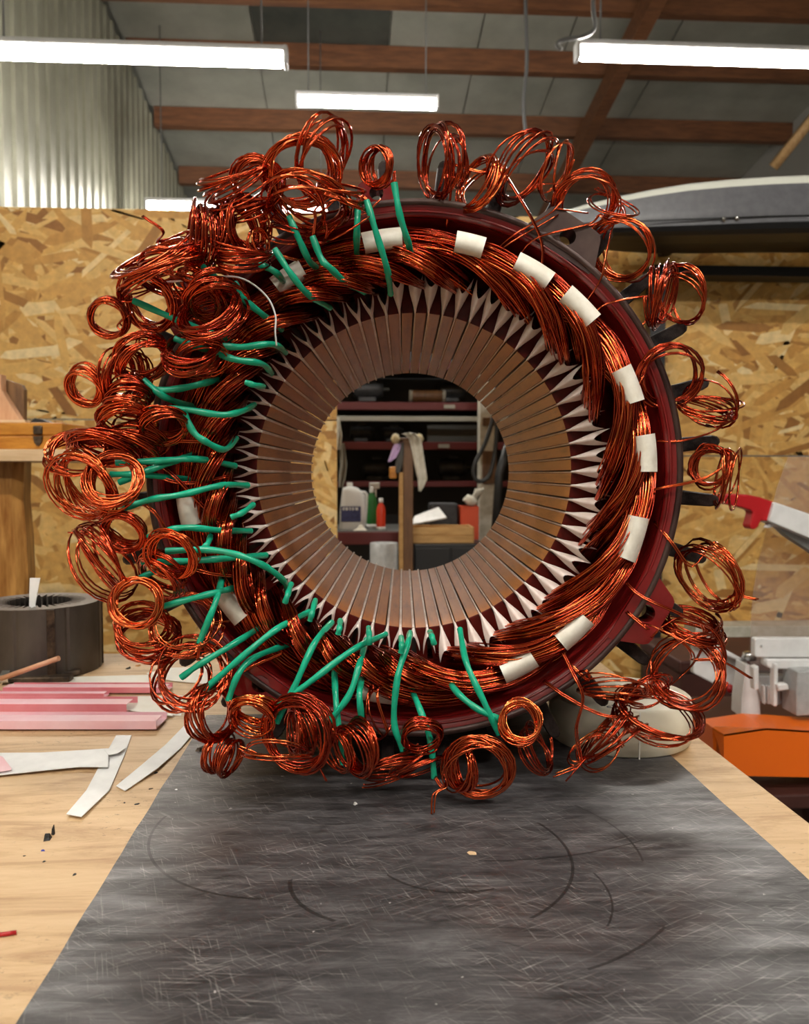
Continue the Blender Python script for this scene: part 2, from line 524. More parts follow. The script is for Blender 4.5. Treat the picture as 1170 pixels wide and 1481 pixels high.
M['label_blue'] = noisy('label_blue', (0.012, 0.016, 0.07), (0.03, 0.035, 0.13), 60, 0.5)
M['bottle_red'] = mat('bottle_red', (0.62, 0.035, 0.006), 0.4)
M['bottle_green'] = mat('bottle_green', (0.015, 0.15, 0.02), 0.4)
M['orange_box'] = mat('orange_box', (0.55, 0.06, 0.012), 0.5)
M['crate'] = noisy('crate_wood', (0.40, 0.22, 0.07), (0.55, 0.33, 0.12), 10, 0.6, stretch=(1, 6, 6))
M['chip_black'] = mat('chip_black', (0.015, 0.014, 0.013), 0.6)
M['chip_blue'] = mat('chip_blue', (0.02, 0.03, 0.30), 0.4)
M['rust'] = noisy('rusty_steel', (0.03, 0.02, 0.014), (0.12, 0.08, 0.05), 90, 0.5, 0.6, bump=.5)
M['rod'] = noisy('copper_rod', (0.62, 0.30, 0.17), (0.70, 0.38, 0.24), 40, 0.4)

# ------------------------------------------------------------------ the room
FLOOR = -0.90
YB = 13.0                        # far eave wall
XL, XR, YN = -2.32, 5.2, -4.2


def ceil_z(y):
    return ZC + 5.5 - 0.15 * y


tag(MB().box(XL - .1, XR + .1, YN - .1, YB + .1, FLOOR - 0.1, FLOOR).build('floor', M['floor']), kind='structure')
tag(MB().box(XL, XR, YB, YB + .1, FLOOR, ceil_z(YB) + .1).build('wall_far', M['wallback']), kind='structure')
tag(MB().box(XL, XR, YN - .1, YN, FLOOR, ceil_z(YN) + .1).build('wall_near', M['wallback']), kind='structure')
tag(MB().box(XR, XR + .1, YN, YB, FLOOR, ceil_z(YN) + .1).build('wall_right', M['wallback']), kind='structure')
# left wall: trapezoid corrugated sheet, ribs upright
pts = []
y = YN
PITCHR = 0.21
while y < YB:
    for dy, dx in ((0, 0), (0.12, 0), (0.14, 0.02), (0.185, 0.02), (0.21, 0)):
        if dy < 0.21:
            pts.append((y + dy, dx))
    y += PITCHR
mb = MB()
rows = [[(XL + dx, yy, FLOOR) for yy, dx in pts], [(XL + dx, yy, ceil_z(yy) + .02) for yy, dx in pts]]
mb.grid(rows, smooth=False)
rows = [[(XL - .08, yy, FLOOR) for yy, dx in pts], [(XL - .08, yy, ceil_z(yy) + .02) for yy, dx in pts]]
mb.grid(rows, smooth=False)
tag(mb.build('wall_left', M['corrugated'], fixn=False), kind='structure')

# ceiling: backing sheet, panels, purlins, rafters
mb = MB()
mb.add([(XL - .1, YN, ceil_z(YN) + .16), (XR + .1, YN, ceil_z(YN) + .16), (XR + .1, YB, ceil_z(YB) + .16), (XL - .1, YB, ceil_z(YB) + .16)], [(0, 1, 2, 3)])
ceiling = tag(mb.build('ceiling', M['ceil_panel'], fixn=False), kind='structure')


def purlin_depth(py):
    d = ray(585, py)
    return 5.45 / (d.z / d.y + 0.15)


pur = [-3.0, -1.2, 0.6, 2.4, 4.1] + [purlin_depth(p) for p in (-190, -85, 3, 95, 187, 268)]
xs = [XL, -1.0, 0.35, 1.25, 2.15, 3.2, XR]
for i in range(len(pur) - 1):
    for j in range(len(xs) - 1):
        y0, y1, x0, x1 = pur[i] + .01, pur[i + 1] - .01, xs[j] + .008, xs[j + 1] - .008
        dark = (i == 7 and j in (1,)) or (i == 6 and j in (3,))
        mb = MB()
        mb.add([(x0, y0, ceil_z(y0) + .12), (x1, y0, ceil_z(y0) + .12), (x1, y1, ceil_z(y1) + .12), (x0, y1, ceil_z(y1) + .12),
                (x0, y0, ceil_z(y0) + .15), (x1, y0, ceil_z(y0) + .15), (x1, y1, ceil_z(y1) + .15), (x0, y1, ceil_z(y1) + .15)],
               [(0, 3, 2, 1), (4, 5, 6, 7), (0, 1, 5, 4), (1, 2, 6, 5), (2, 3, 7, 6), (3, 0, 4, 7)])
        mb.build('ceiling_panel', M['ceil_dark'] if dark else M['ceil_panel'], ceiling)
for yy in pur:
    MB().box(XL + .04, XR, yy - .05, yy + .05, ceil_z(yy) - .10, ceil_z(yy) + .12).build('purlin', M['timber'], ceiling)
for xx in (2.55,):
    mb = MB()
    mb.prism([(xx, YN + .1, ceil_z(YN + .1) - .16), (xx, YB - .1, ceil_z(YB - .1) - .16), (xx, YB - .1, ceil_z(YB - .1) - .38), (xx, YN + .1, ceil_z(YN + .1) - .38)], (.13, 0, 0))
    mb.build('rafter', M['timber'], ceiling)
# slanting brace at the right
a = W(1118, 242, 8.6); b = W(1200, 140, 8.2)
MB().tube([a, b], 0.06, 4).build('brace', M['timber_light'], ceiling)


# ------------------------------------------------------------------ OSB partition
YW = 3.2


def osb(name, x0, x1, z0, z1, n):
    wall = tag(MB().box(x0, x1, YW, YW + .02, z0, z1).build(name, M['osb_base']), kind='structure')
    mb = MB()
    R = np.random.default_rng(hash(name) % 1000 if False else len(name) * 7 + 3)
    for i in range(n):
        cx, cz = R.uniform(x0, x1), R.uniform(z0, z1)
        l = R.uniform(.06, .16) * (1 if R.random() < .8 else 1.4); w = R.uniform(.008, .026)
        a = R.normal(0, .55) if R.random() < .72 else R.uniform(0, math.pi)
        ca, sa = math.cos(a), math.sin(a)
        pl = [(-l, -w * R.uniform(.1, .9)), (-l * R.uniform(.5, .9), -w), (l * R.uniform(.5, .9), -w * R.uniform(.6, 1)), (l, w * R.uniform(-.8, .8)), (l * R.uniform(.4, .9), w), (-l * R.uniform(.6, .95), w * R.uniform(.6, 1))]
        yy = YW - .0004 - .0026 * R.random()
        vs = []
        for u, v in pl:
            x = min(max(cx + u * ca - v * sa, x0), x1); z = min(max(cz + u * sa + v * ca, z0), z1)
            vs.append((x, yy, z))
        mb.add(vs, [(0, 1, 2, 3, 4, 5)])
    s = mb.build('wood_strands', M['osb'], wall, fixn=False)
    s['kind'] = 'stuff'
    return wall


XO = W(487, 600, YW).x
XO2 = XO + 1.0
ZT = W(200, 303, YW).z
ZS_L = W(60, 606, YW).z
ZS_R = W(1045, 659, YW).z
ZD = W(600, 470, YW).z
osb('wall_partition_lower', XL + .04, XO, FLOOR, ZS_L - .004, 7000)
osb('wall_partition_upper', XL + .04, XO, ZS_L + .002, ZT, 6500)
osb('wall_partition_right_lower', XO2, XR, FLOOR, ZS_R - .004, 9000)
osb('wall_partition_right_upper', XO2, XR, ZS_R + .002, ZT, 9000)
osb('wall_partition_lintel', XO + .002, XO2 - .002, ZD, ZT, 1500)
# studs closing the opening's edges
tag(MB().box(XO - .10, XO - .005, YW + .022, YW + .12, FLOOR, ZT).build('trim_1', M['timber_pale']), kind='structure')
tag(MB().box(XO2 + .005, XO2 + .1, YW + .022, YW + .12, FLOOR, ZT).build('trim_2', M['timber_pale']), kind='structure')


# ------------------------------------------------------------------ ceiling lamps
def lamp(x0, x1, y, z, label, group='tubular lamps under the roof', name='tube_lamp', dname='diffuser'):
    L = (x1 - x0)
    o = thing(name, label, 'lamp', ((x0 + x1) / 2, y, z), 0, group)
    MB().box(-L / 2, L / 2, -.045, .045, .028, .065, bev=.01).build('housing', M['lamp_body'], o)
    mb = MB()
    MX = Matrix.Translation((-L / 2 + .02, 0, 0)) @ Matrix.Rotation(math.pi / 2, 4, 'Y')
    prof = [(0.001, 0), (.036, 0)] + [(.04, .01), (.04, L - .05), (.036, L - .04), (0.001, L - .04)]
    mb.lathe(prof, 16, M=MX)
    mb.build(dname, M['lamp'], o)
    for sx in (-1, 1):
        MB().box(sx * L / 2 - .012, sx * L / 2 + .012, -.047, .047, -.04, .066, bev=.008).build('end_cap', M['lamp_body'], o)
    ztop = ceil_z(y) - z + .11
    for sx in (-1, 1):
        MB().tube([(sx * L * .42, 0, .05), (sx * L * .42, 0, ztop)], .006, 6).build('suspension_wire', M['cable_grey'], o)
    return o


def lamp_px(xa, xb, ya, Y, label, ext_l=0, ext_r=0):
    a = W(xa, ya, Y); b = W(xb, ya, Y)
    return lamp(a.x - ext_l, b.x + ext_r, Y, a.z, label)


lamp_px(-30, 413, 74, 4.7, 'bright tubular lamp hanging beside the corrugated metal wall')
lamp_px(835, 1240, 77, 4.8, 'bright tubular lamp hanging above the grey roof box')
lamp_px(430, 632, 146, 6.6, 'small bright tubular lamp in the middle of the roof')
lamp_px(212, 486, 297, 8.3, 'low far tubular lamp just over the chipboard partition')
# unseen lamps added behind the camera for front light, hung like those in view
Z_ROW = W(200, 74, 4.7).z
lamp(-1.9, -0.5, -0.25, Z_ROW, 'unseen added tubular lamp over the workbench on the corrugated wall side', name='bench_lamp_corrugated_side_offscreen', dname='bench_lamp_corrugated_side_diffuser_offscreen')
lamp(0.5, 1.9, -0.25, Z_ROW, 'unseen added tubular lamp over the workbench on the saw side', name='bench_lamp_saw_side_offscreen', dname='bench_lamp_saw_side_diffuser_offscreen')
lamp(-1.9, -0.5, -2.3, Z_ROW, 'unseen added tubular lamp by the near wall on the corrugated wall side', name='near_wall_lamp_corrugated_side_offscreen', dname='near_wall_lamp_corrugated_side_diffuser_offscreen')
lamp(0.5, 1.9, -2.3, Z_ROW, 'unseen added tubular lamp by the near wall on the saw side', name='near_wall_lamp_saw_side_offscreen', dname='near_wall_lamp_saw_side_diffuser_offscreen')
# power cord with hook at the right lamp
a = W(835, 70, 4.8)
mb = MB()
mb.tube(cr([W(812, 72, 4.66), W(806, 64, 4.66), W(814, 58, 4.66), W(845, 52, 4.66), W(860, 40, 4.66), W(858, 10, 4.66), W(856, -60, 4.66)], 6), .012, 6)
tag(recentre(mb.build('power_cord', M['cable_grey'])), 'grey power cord with a hooked end beside the lamp', 'cord')
mb = MB(); mb.tube(cr([W(762, 210, 7.5), W(757, 150, 7.5), W(762, 90, 7.5), W(760, 0, 7.5), W(760, -80, 7.5)], 6), .018, 6)
tag(recentre(mb.build('hanging_cable', M['cable_grey'])), 'dark cable hanging from the roof behind the copper coils', 'cable')

# ------------------------------------------------------------------ workbench and mat
XBR = 0.35
bench = thing('workbench', 'plywood workbench top with stains under the black mat', 'workbench', (-.5, .7, FLOOR))


def lb(o, p):
    return Vector(p) - Vector(o.location)


MB().box(-1.35 + .5, XBR + .5, .08 - .7, 1.24 - .7, -.004 - .04 - FLOOR, -.004 - FLOOR, bev=.002).build('bench_top', M['plywood'], bench)
for sx, sy in ((-1.25, .15), (-1.25, 1.12), (.22, .15), (.22, 1.12)):
    MB().box(sx + .5, sx + .58, sy - .7, sy + .08 - .7, 0, -.044 - FLOOR).build('leg', M['timber_pale'], bench)
MB().box(-1.2 + .5, .25 + .5, .16 - .7, .19 - .7, -.16 - FLOOR, -.044 - FLOOR).build('apron', M['timber_pale'], bench)
MB().box(-1.2 + .5, .25 + .5, 1.16 - .7, 1.19 - .7, -.16 - FLOOR, -.044 - FLOOR).build('apron', M['timber_pale'], bench)
# mat with slightly wavy cut edges
mb = MB()
ys = np.linspace(.15, .90, 40)
lft = [(-.165 + .0003 * math.sin(yy * 61) + .00025 * rng.normal(), yy) for yy in ys]
rgt = [(.296 + .0003 * math.sin(yy * 47) + .0002 * rng.normal(), yy) for yy in ys]
rows = [[(l[0] + (r[0] - l[0]) * u, l[1], 0) for u in np.linspace(0, 1, 6)] for l, r in zip(lft, rgt)]
mb.grid(rows, smooth=False)
loop = lft + rgt[::-1]
n = len(loop)
mb.add([(x, y, 0) for x, y in loop] + [(x, y, -.0038) for x, y in loop], [(i, (i + 1) % n, n + (i + 1) % n, n + i) for i in range(n)])
tag(recentre(mb.build('rubber_mat', M['mat'])), 'scratched black rubber mat lying on the plywood bench', 'mat')

# ------------------------------------------------------------------ the stator
DF = 0.684                       # distance camera -> flange plane along the axis
dax = ray(583, HOR)
PHI = math.atan2(dax.x, dax.y)   # stator axis turned to the right of +Y
pc = ray(600, 682)
pc = CAM + pc * (DF / (pc.x * math.sin(PHI) + pc.y * math.cos(PHI)))
base = Vector((pc.x, pc.y, 0))
stator = thing('motor_stator', 'large red motor stator with copper windings, loose wire coils and green sleeves', 'motor stator', base, -PHI)
HC = pc.z                        # axis height
Minv = (Matrix.Translation(base) @ Matrix.Rotation(-PHI, 4, 'Z')).inverted()
CAML = Minv @ CAM
ROTL = Minv.to_3x3()


def SL(px, py, t):
    """pixel -> stator-local point on the plane local y = t (t = 0 is the flange face)"""
    d = ROTL @ ray(px, py)
    return CAML + d * ((t - CAML.y) / d.y)


def pol(Rpx, ang, t):
    """polar position about the axis; Rpx = radius as seen in pixels, angle clockwise from the top"""
    R = Rpx * (DF + t) / F
    a = math.radians(ang)
    return Vector((R * math.sin(a), t, HC + R * math.cos(a)))


def K(t):
    return (DF + t) / F


T_CORE = 0.050
T_END = 0.486
R_BORE = 227 * K(T_CORE)
AX = Matrix.Translation((0, 0, HC)) @ Matrix.Rotation(-math.pi / 2, 4, 'X')   # lathe Z -> local +Y
# frame shell
px = 1.0 * K(0)
mb = MB()
prof = [(388 * px, .000), (389 * px, .004), (389 * px, .018), (376 * px, .021), (376 * px, .50), (372 * px, .52), (352 * px, .52)]
mb.lathe(prof, 128, M=AX, mi=0)
mb.lathe([(388 * px, .000), (379 * px, .001), (367 * px, .003), (365 * px, .005)], 128, M=AX, mi=0)
mb.lathe([(365 * px, .005), (363 * px, .034), (350 * px, .036), (350 * px, .50), (352 * px, .52)], 128, M=AX, mi=1)
shell = mb.build('frame_shell', [M['frame_red'], M['frame_red']], stator)
mb = MB()
mb.lathe([(379 * px, .0022), (380 * px, -.0012), (387 * px, -.0012), (389.6 * px, .002), (389.6 * px, .012), (379 * px, .012), (379 * px, .0022)], 128, M=AX)
mb.build('flange_rim', M['frame_bare'], stator)
# bead line inside the rim
mb = MB()
mb.tube([pol(370, a, .0018) for a in np.linspace(0, 360, 121)], .0011, 6, caps=False)
mb.build('rim_bead', M['frame_red'], stator)


def lug(ang, w_in, w_out, r_in, r_out, hole_r, hole_c, m, th=.026):
    poly = []
    a = math.radians(ang)
    er = Vector((math.sin(a), 0, math.cos(a))); et = Vector((math.cos(a), 0, -math.sin(a)))
    c = Vector((0, 0, HC))
    # outline (radial, tangential) in px with a hole cut as an inner loop
    n = 40
    outl = [(r_in, -w_in), (r_out - 6, -w_out), (r_out, -w_out + 6), (r_out, w_out - 6), (r_out - 6, w_out), (r_in, w_in)]

    def edge(k):
        # point on the outline hit by direction k from the hole centre
        ang2 = 2 * math.pi * k / n
        d = (math.cos(ang2), math.sin(ang2))
        best = None
        for i in range(len(outl)):
            p, q = outl[i], outl[(i + 1) % len(outl)]
            ex, ey = q[0] - p[0], q[1] - p[1]
            den = d[0] * ey - d[1] * ex
            if abs(den) < 1e-9:
                continue
            tt = ((p[0] - hole_c) * ey - p[1] * ex) / den
            uu = ((p[0] - hole_c) * d[1] - p[1] * d[0]) / den
            if tt > 0 and -1e-6 <= uu <= 1 + 1e-6 and (best is None or tt < best):
                best = tt
        return (hole_c + d[0] * best, d[1] * best)

    O = [edge(k) for k in range(n)]
    I = [(hole_c + hole_r * math.cos(2 * math.pi * k / n), hole_r * math.sin(2 * math.pi * k / n)) for k in range(n)]

    def w3(p, tt):
        return c + er * (p[0] * px) + et * (p[1] * px) + Vector((0, tt, 0))
    vs = [w3(p, .0005) for p in O] + [w3(p, .0005) for p in I] + [w3(p, th) for p in O] + [w3(p, th) for p in I]
    fs = []
    for k in range(n):
        k2 = (k + 1) % n
        fs += [(k, k2, n + k2, n + k), (2 * n + k, 3 * n + k, 3 * n + k2, 2 * n + k2), (k, 2 * n + k, 2 * n + k2, k2), (n + k, n + k2, 3 * n + k2, 3 * n + k)]
    mb = MB(); mb.add(vs, fs)
    return mb.build('mounting_lug', m, stator)


lug(33, 62, 42, 372, 428, 12, 400, M['frame_bare'])
lug(121.5, 62, 40, 366, 424, 13, 396, M['frame_red'])
lug(216, 62, 42, 366, 418, 13, 384, M['frame_red'])
lug(307, 62, 42, 366, 424, 12, 388, M['frame_red'])
lug(-7.9, 34, 26, 372, 418, 10, 400, M['frame_red'])
# cooling fins, 32 around the shell
mb = MB()
w = .0062
r0, r1 = 374 * px, .2655
prof = []
for z, hw in ((r0, w * 1.25), (r0 + .015, w * 1.05), (r1 - .006, w * .9), (r1 - .002, w * .7), (r1, w * .25)):
    prof.append((z, hw))
sec = [(-hw, z) for z, hw in prof] + [(hw, z) for z, hw in reversed(prof)]
nsec = len(sec)
stations = [(.0195, .80), (.0215, .94), (.027, 1.0), (.47, 1.0), (.48, .9)]
vs = []
for tt, sc in stations:
    for x, z in sec:
        vs.append((x * sc, tt, r0 + (z - r0) * (sc ** .3)))
fs = [(i * nsec + j, i * nsec + (j + 1) % nsec, (i + 1) * nsec + (j + 1) % nsec, (i + 1) * nsec + j) for i in range(len(stations) - 1) for j in range(nsec)]
fs += [tuple(range(nsec)), tuple((len(stations) - 1) * nsec + j for j in reversed(range(nsec)))]
mb.add(vs, fs, 0, False)
fin0 = mb.build('cooling_fin', M['fin'], stator)
for k in range(32):
    o = fin0 if k == 0 else fin0.copy()
    if k: col.objects.link(o)
    o.parent = stator
    o.matrix_local = Matrix.Translation((0, 0, HC)) @ Matrix.Rotation(math.radians(5.5 + 11.25 * k), 4, 'Y')
# core back
mb = MB()
mb.lathe([(R_BORE + .030, T_CORE + .002), (349 * px, T_CORE + .002), (349 * px, T_END), (R_BORE + .030, T_END), (R_BORE + .030, T_CORE + .002)], 96, M=AX)
mb.build('core_back', M['lacquer'], stator)
# teeth
mb = MB()
hw = R_BORE * math.sin(math.radians(2.5)) * .79
mb.box(-hw, hw, T_CORE, T_END, R_BORE, R_BORE + .031, 0, bev=.0006)
for i, f in enumerate(mb.f):
    cy = sum(mb.v[k][1] for k in f) / len(f)
    if cy < T_CORE + .0008:
        mb.m[i] = 1
tooth0 = mb.build('tooth', [M['tooth'], M['lacquer']], stator)
for k in range(72):
    o = tooth0 if k == 0 else tooth0.copy()
    if k: col.objects.link(o)
    o.parent = stator
    o.matrix_local = Matrix.Translation((0, 0, HC)) @ Matrix.Rotation(math.radians(2.5 + 5 * k), 4, 'Y')


# slot liners: a strip in the slot mouth and a flared fish-tail outside the core
def liner_mesh(name, tip_r, notch_r, wmax, strip_r, strip_w, tip_t, pw, sx=0.0):
    mb = MB()
    mb.box(sx - strip_w, sx + strip_w, T_CORE - .002, T_END + .008, strip_r, R_BORE + .004, bev=.0004)
    rows = []
    ns, nu = 10, 9
    for i in range(ns):
        s = i / (ns - 1)
        row = []
        for j in range(nu):
            u = -1 + 2 * j / (nu - 1)
            rend = notch_r + (tip_r - notch_r) * abs(u) ** pw
            r = R_BORE - .0002 + (rend - R_BORE) * s
            wd = strip_w * .9 + (wmax - strip_w * .9) * (math.sin(min(1, s * 1.15) * math.pi / 2) ** 1.35)
            tt = T_CORE - .001 - (T_CORE - tip_t) * (s ** .8) + .005 * (u * u) * s - .0015 * math.exp(-(u * 5) ** 2) * s
            row.append((u * wd, tt, r))
        rows.append(row)
    mb.grid(rows)
    back = [[(p[0], p[1] + .0004, p[2] + .0002) for p in r] for r in rows]
    mb.grid(back)
    me = mb.mesh(name, M['film'])
    bm = bmesh.new(); bm.from_mesh(me); bmesh.ops.recalc_face_normals(bm, faces=bm.faces[:]); bm.to_mesh(me); bm.free()
    return me


kt = K(.035)
lin_big = liner_mesh('slot_liner_wide', 287 * kt, 259 * kt, 11.0 * kt, R_BORE + .0010, .00075, .026, 1.5, .0004)
lin_big2 = liner_mesh('slot_liner_wide_b', 281 * kt, 262 * kt, 10.4 * kt, R_BORE + .0010, .00075, .029, 1.8, .0004)
lin_small = liner_mesh('slot_liner_narrow', 262 * kt, 238 * kt, 9.2 * kt, R_BORE - .0010, .00115, .032, 1.3)
lin_small2 = liner_mesh('slot_liner_narrow_b', 268 * kt, 240 * kt, 8.8 * kt, R_BORE - .0008, .00105, .034, 1.5)
for k in range(72):
    ang = 5 * k
    small = 172 < ang < 352
    me = random.choice([lin_small, lin_small, lin_small2]) if small else random.choice([lin_big, lin_big2])
    o = bpy.data.objects.new('slot_liner', me); col.objects.link(o); o.parent = stator
    o.matrix_local = Matrix.Translation((0, 0, HC)) @ Matrix.Rotation(math.radians(ang + random.uniform(-.35, .35)), 4, 'Y')

WR = 1.3 * K(0)                 # wire radius


# winding bundles: strands that sweep clockwise from the outer ring down into the slots
def bundle(a0, span, Rs, ts, sec_r, sec_t, n, mat_, fan=4.0, name='winding_bundle'):
    mb = MB()
    k = len(Rs)
    angs = [a0 + span * (i / (k - 1)) ** 1.0 for i in range(k)]
    for s in range(n):
        q = math.sqrt((s + .5) / n); th = s * 2.39996
        a, b = q * math.cos(th), q * math.sin(th)
        ph = rng.uniform(0, 6.28)
        fa = 5 * round((a0 + span) / 5) + (rng.choice((-5, 0, 5)) if fan > 3 else 0) - (a0 + span) + rng.normal(0, .45)
        pts = []
        for i in range(k):
            u = i / (k - 1)
            tw = .5 * math.sin(u * 3.0 + ph) * .35
            ca, sa = math.cos(tw), math.sin(tw)
            aa, bb = a * ca - b * sa, a * sa + b * ca
            sq = 1.0 if u < .72 else 1.0 - .72 * (u - .72) / .28
            pts.append(pol(Rs[i] + aa * sec_r * sq + rng.normal(0, .8), angs[i] + fa * max(0, (u - .55) / .45) ** 1.5 * (1 if i else 0), ts[i] + bb * sec_t * sq))
        mb.tube(cr(pts, 4), WR, 5)
    return mb.build(name, mat_, stator, fixn=False)


NB = 19
for i in range(NB):
    a0 = -16 + i * 360 / NB + random.uniform(-2, 2)
    left = 165 < (a0 % 360) < 345
    Rs = [318, 328, 333, 334, 332, 328, 321, 311, 299, 286, 273, 268]
    ts = [.030, .020, .011, .004, -.002, -.006, -.008, -.008, -.004, .006, .030, .066]
    if left:
        Rs = [r + 2 for r in Rs]; ts = [v + .012 for v in ts]
    dR = random.uniform(-6, 0)
    bundle(a0, 58 + random.uniform(-3, 3), [r + dR for r in Rs], ts, 17, .0095, 44, M['copper'], 5.0)
# back filling layer deep in the overhang
for i in range(14):
    a0 = i * 360 / 14 + 3
    bundle(a0, 36, [318, 326, 326, 318, 306, 292, 280], [.044, .034, .028, .025, .027, .038, .066], 18, .012, 22, M['copper'], 5.0)
# front layer on the left half: short rope-like bundles
i = 0
a0 = 168.0
while a0 < 352:
    dR = random.uniform(-2, 3)
    Rs = [r + dR for r in [304, 309, 308, 301, 291, 279, 267, 258]]
    ts = [.022, .004, -.010, -.016, -.016, -.008, .014, .066]
    bundle(a0, 27 + random.uniform(-2, 2), Rs, ts, 11.0, .0085, 28, M['copper'], 1.0)
    a0 += 11.2 + random.uniform(-1, 1); i += 1

# white binding tapes on the outer ring
for ang, ln, Rr in ((-8, 9.5, 333), (13.5, 7, 333), (30.5, 9.5, 332), (45, 9.5, 333), (68, 9, 331), (85.5, 9, 335), (107, 11, 331), (135, 9, 328), (152, 9, 322), (190, 9.5, 327), (234, 9, 330), (260, 7, 332), (327, 8, 330)):
    mb = MB()
    rows = []
    left = 165 < (ang % 360) < 345
    tc = .005 if left else -.0055
    for i in range(9):
        a = ang - ln / 2 + ln * i / 8
        row = []
        for j in range(13):
            b = math.radians(-150 + 300 * j / 12)
            row.append(pol(Rr + 15.5 * math.sin(b), a, tc - .0115 * math.cos(b)))
        rows.append(row)
    mb.grid(rows)
    mb.grid([[p + (p - pol(Rr, ang, tc)) * .01 for p in r] for r in rows])
    mb.build('binding_tape', M['tape_white'], stator)


# green insulating sleeves
def sleeve(pts, ti=.012, to=-.034, r=4.7, tm=None):
    n = len(pts)
    P = []
    for i, (x, y) in enumerate(pts):
        u = i / (n - 1)          # 0 = outer end, 1 = inner end
        tt = to + (ti - to) * max(0, (u - .45) / .55) ** 1.6
        P.append(SL(x, y, tt))
    C = cr(P, 6)
    rad = [r * K(0) * (1 + .10 * math.sin(i * 1.1 + x)) for i in range(len(C))]
    mb = MB()
    mb.tube(C, 1, 10, rad=rad, caps=False)
    # hollow ends: inner wall and rim
    k = len(C)
    for rng_, flip in ((range(0, 3), False), (range(k - 3, k), True)):
        mb.tube([C[i] for i in rng_], 1, 10, rad=[rad[i] * .72 for i in rng_], caps=False, mi=1)
    # two wires leave the outer end
    return mb.build('sleeve', [M['green'], M['green']], stator, fixn=False)


SLEEVES = [
    [(570, 265), (578, 310), (590, 350), (598, 383)],
    [(530, 290), (545, 340), (560, 390), (565, 425)],
    [(518, 292), (516, 340), (516, 378)],
    [(452, 342), (465, 375), (478, 388), (500, 408), (527, 422)],
    [(418, 313), (432, 345), (448, 378), (463, 390)],
    [(397, 360), (420, 395), (445, 425), (477, 445)],
    [(376, 382), (400, 395), (415, 415)],
    [(315, 357), (345, 370), (372, 380)],
    [(293, 385), (325, 415), (350, 440)],
    [(340, 408), (350, 430), (380, 455), (407, 477)],
    [(193, 435), (250, 460), (300, 480), (345, 497)],
    [(253, 490), (280, 500), (305, 508)],
    [(315, 500), (350, 502), (395, 498), (413, 510)],
    [(308, 508), (340, 520), (378, 526), (393, 540)],
    [(222, 565), (260, 562), (300, 553), (328, 545)],
    [(208, 550), (240, 575), (285, 590)],
    [(215, 592), (265, 592), (320, 600), (352, 594), (368, 585)],
    [(267, 598), (280, 625), (300, 640), (325, 650), (342, 634)],
    [(355, 553), (368, 557), (381, 559)],
    [(168, 669), (220, 667), (285, 664), (340, 674)],
    [(172, 698), (210, 682), (250, 668), (295, 652)],
    [(160, 686), (210, 687), (292, 696)],
    [(180, 735), (220, 722), (265, 715), (320, 702), (358, 702)],
    [(335, 748), (350, 742), (366, 730)],
    [(212, 778), (240, 768), (270, 763), (320, 767), (363, 768)],
    [(240, 797), (300, 795), (345, 803), (385, 820), (410, 840), (416, 855)],
    [(205, 812), (260, 812), (320, 808), (385, 803)],
    [(197, 838), (225, 826), (243, 820)],
    [(292, 794), (300, 787), (305, 773)],
    [(232, 878), (280, 865), (320, 855), (350, 848)],
    [(288, 930), (312, 870), (325, 820)],
    [(262, 980), (290, 960), (340, 930), (390, 898)],
    [(295, 998), (350, 950), (400, 910), (447, 885)],
    [(330, 1013), (345, 975), (370, 950), (430, 927)],
    [(395, 1025), (450, 985), (510, 940), (558, 917)],
    [(400, 1045), (425, 995), (455, 930), (480, 900)],
    [(475, 1045), (505, 1005), (520, 960), (530, 925)],
    [(523, 1040), (520, 1000), (527, 968)],
    [(496, 1105), (490, 1060), (485, 1000), (483, 950)],
    [(583, 1085), (570, 1045), (575, 980), (590, 930), (593, 915)],
    [(628, 1125), (622, 1070), (605, 1020), (587, 980)],
    [(722, 1062), (700, 1015), (675, 960), (665, 910)],
    [(722, 1040), (690, 1025), (660, 1000), (642, 972)],
    [(412, 872), (416, 860), (421, 845)],
    [(448, 898), (452, 884), (456, 868)],
    [(489, 917), (491, 908), (492, 898)],
    [(534, 932), (534, 920), (533, 908)],
    [(580, 944), (581, 932), (580, 922)],
    [(628, 932), (625, 922), (622, 914)],
    [(531, 1124), (529, 1118), (527, 1108)],
]
for s in SLEEVES:
    short = math.dist(s[0], s[-1]) < 50
    sleeve(s, ti=.018 if not short else -.008, to=-.036 if not short else -.030, r=4.6 if not short else 4.2)


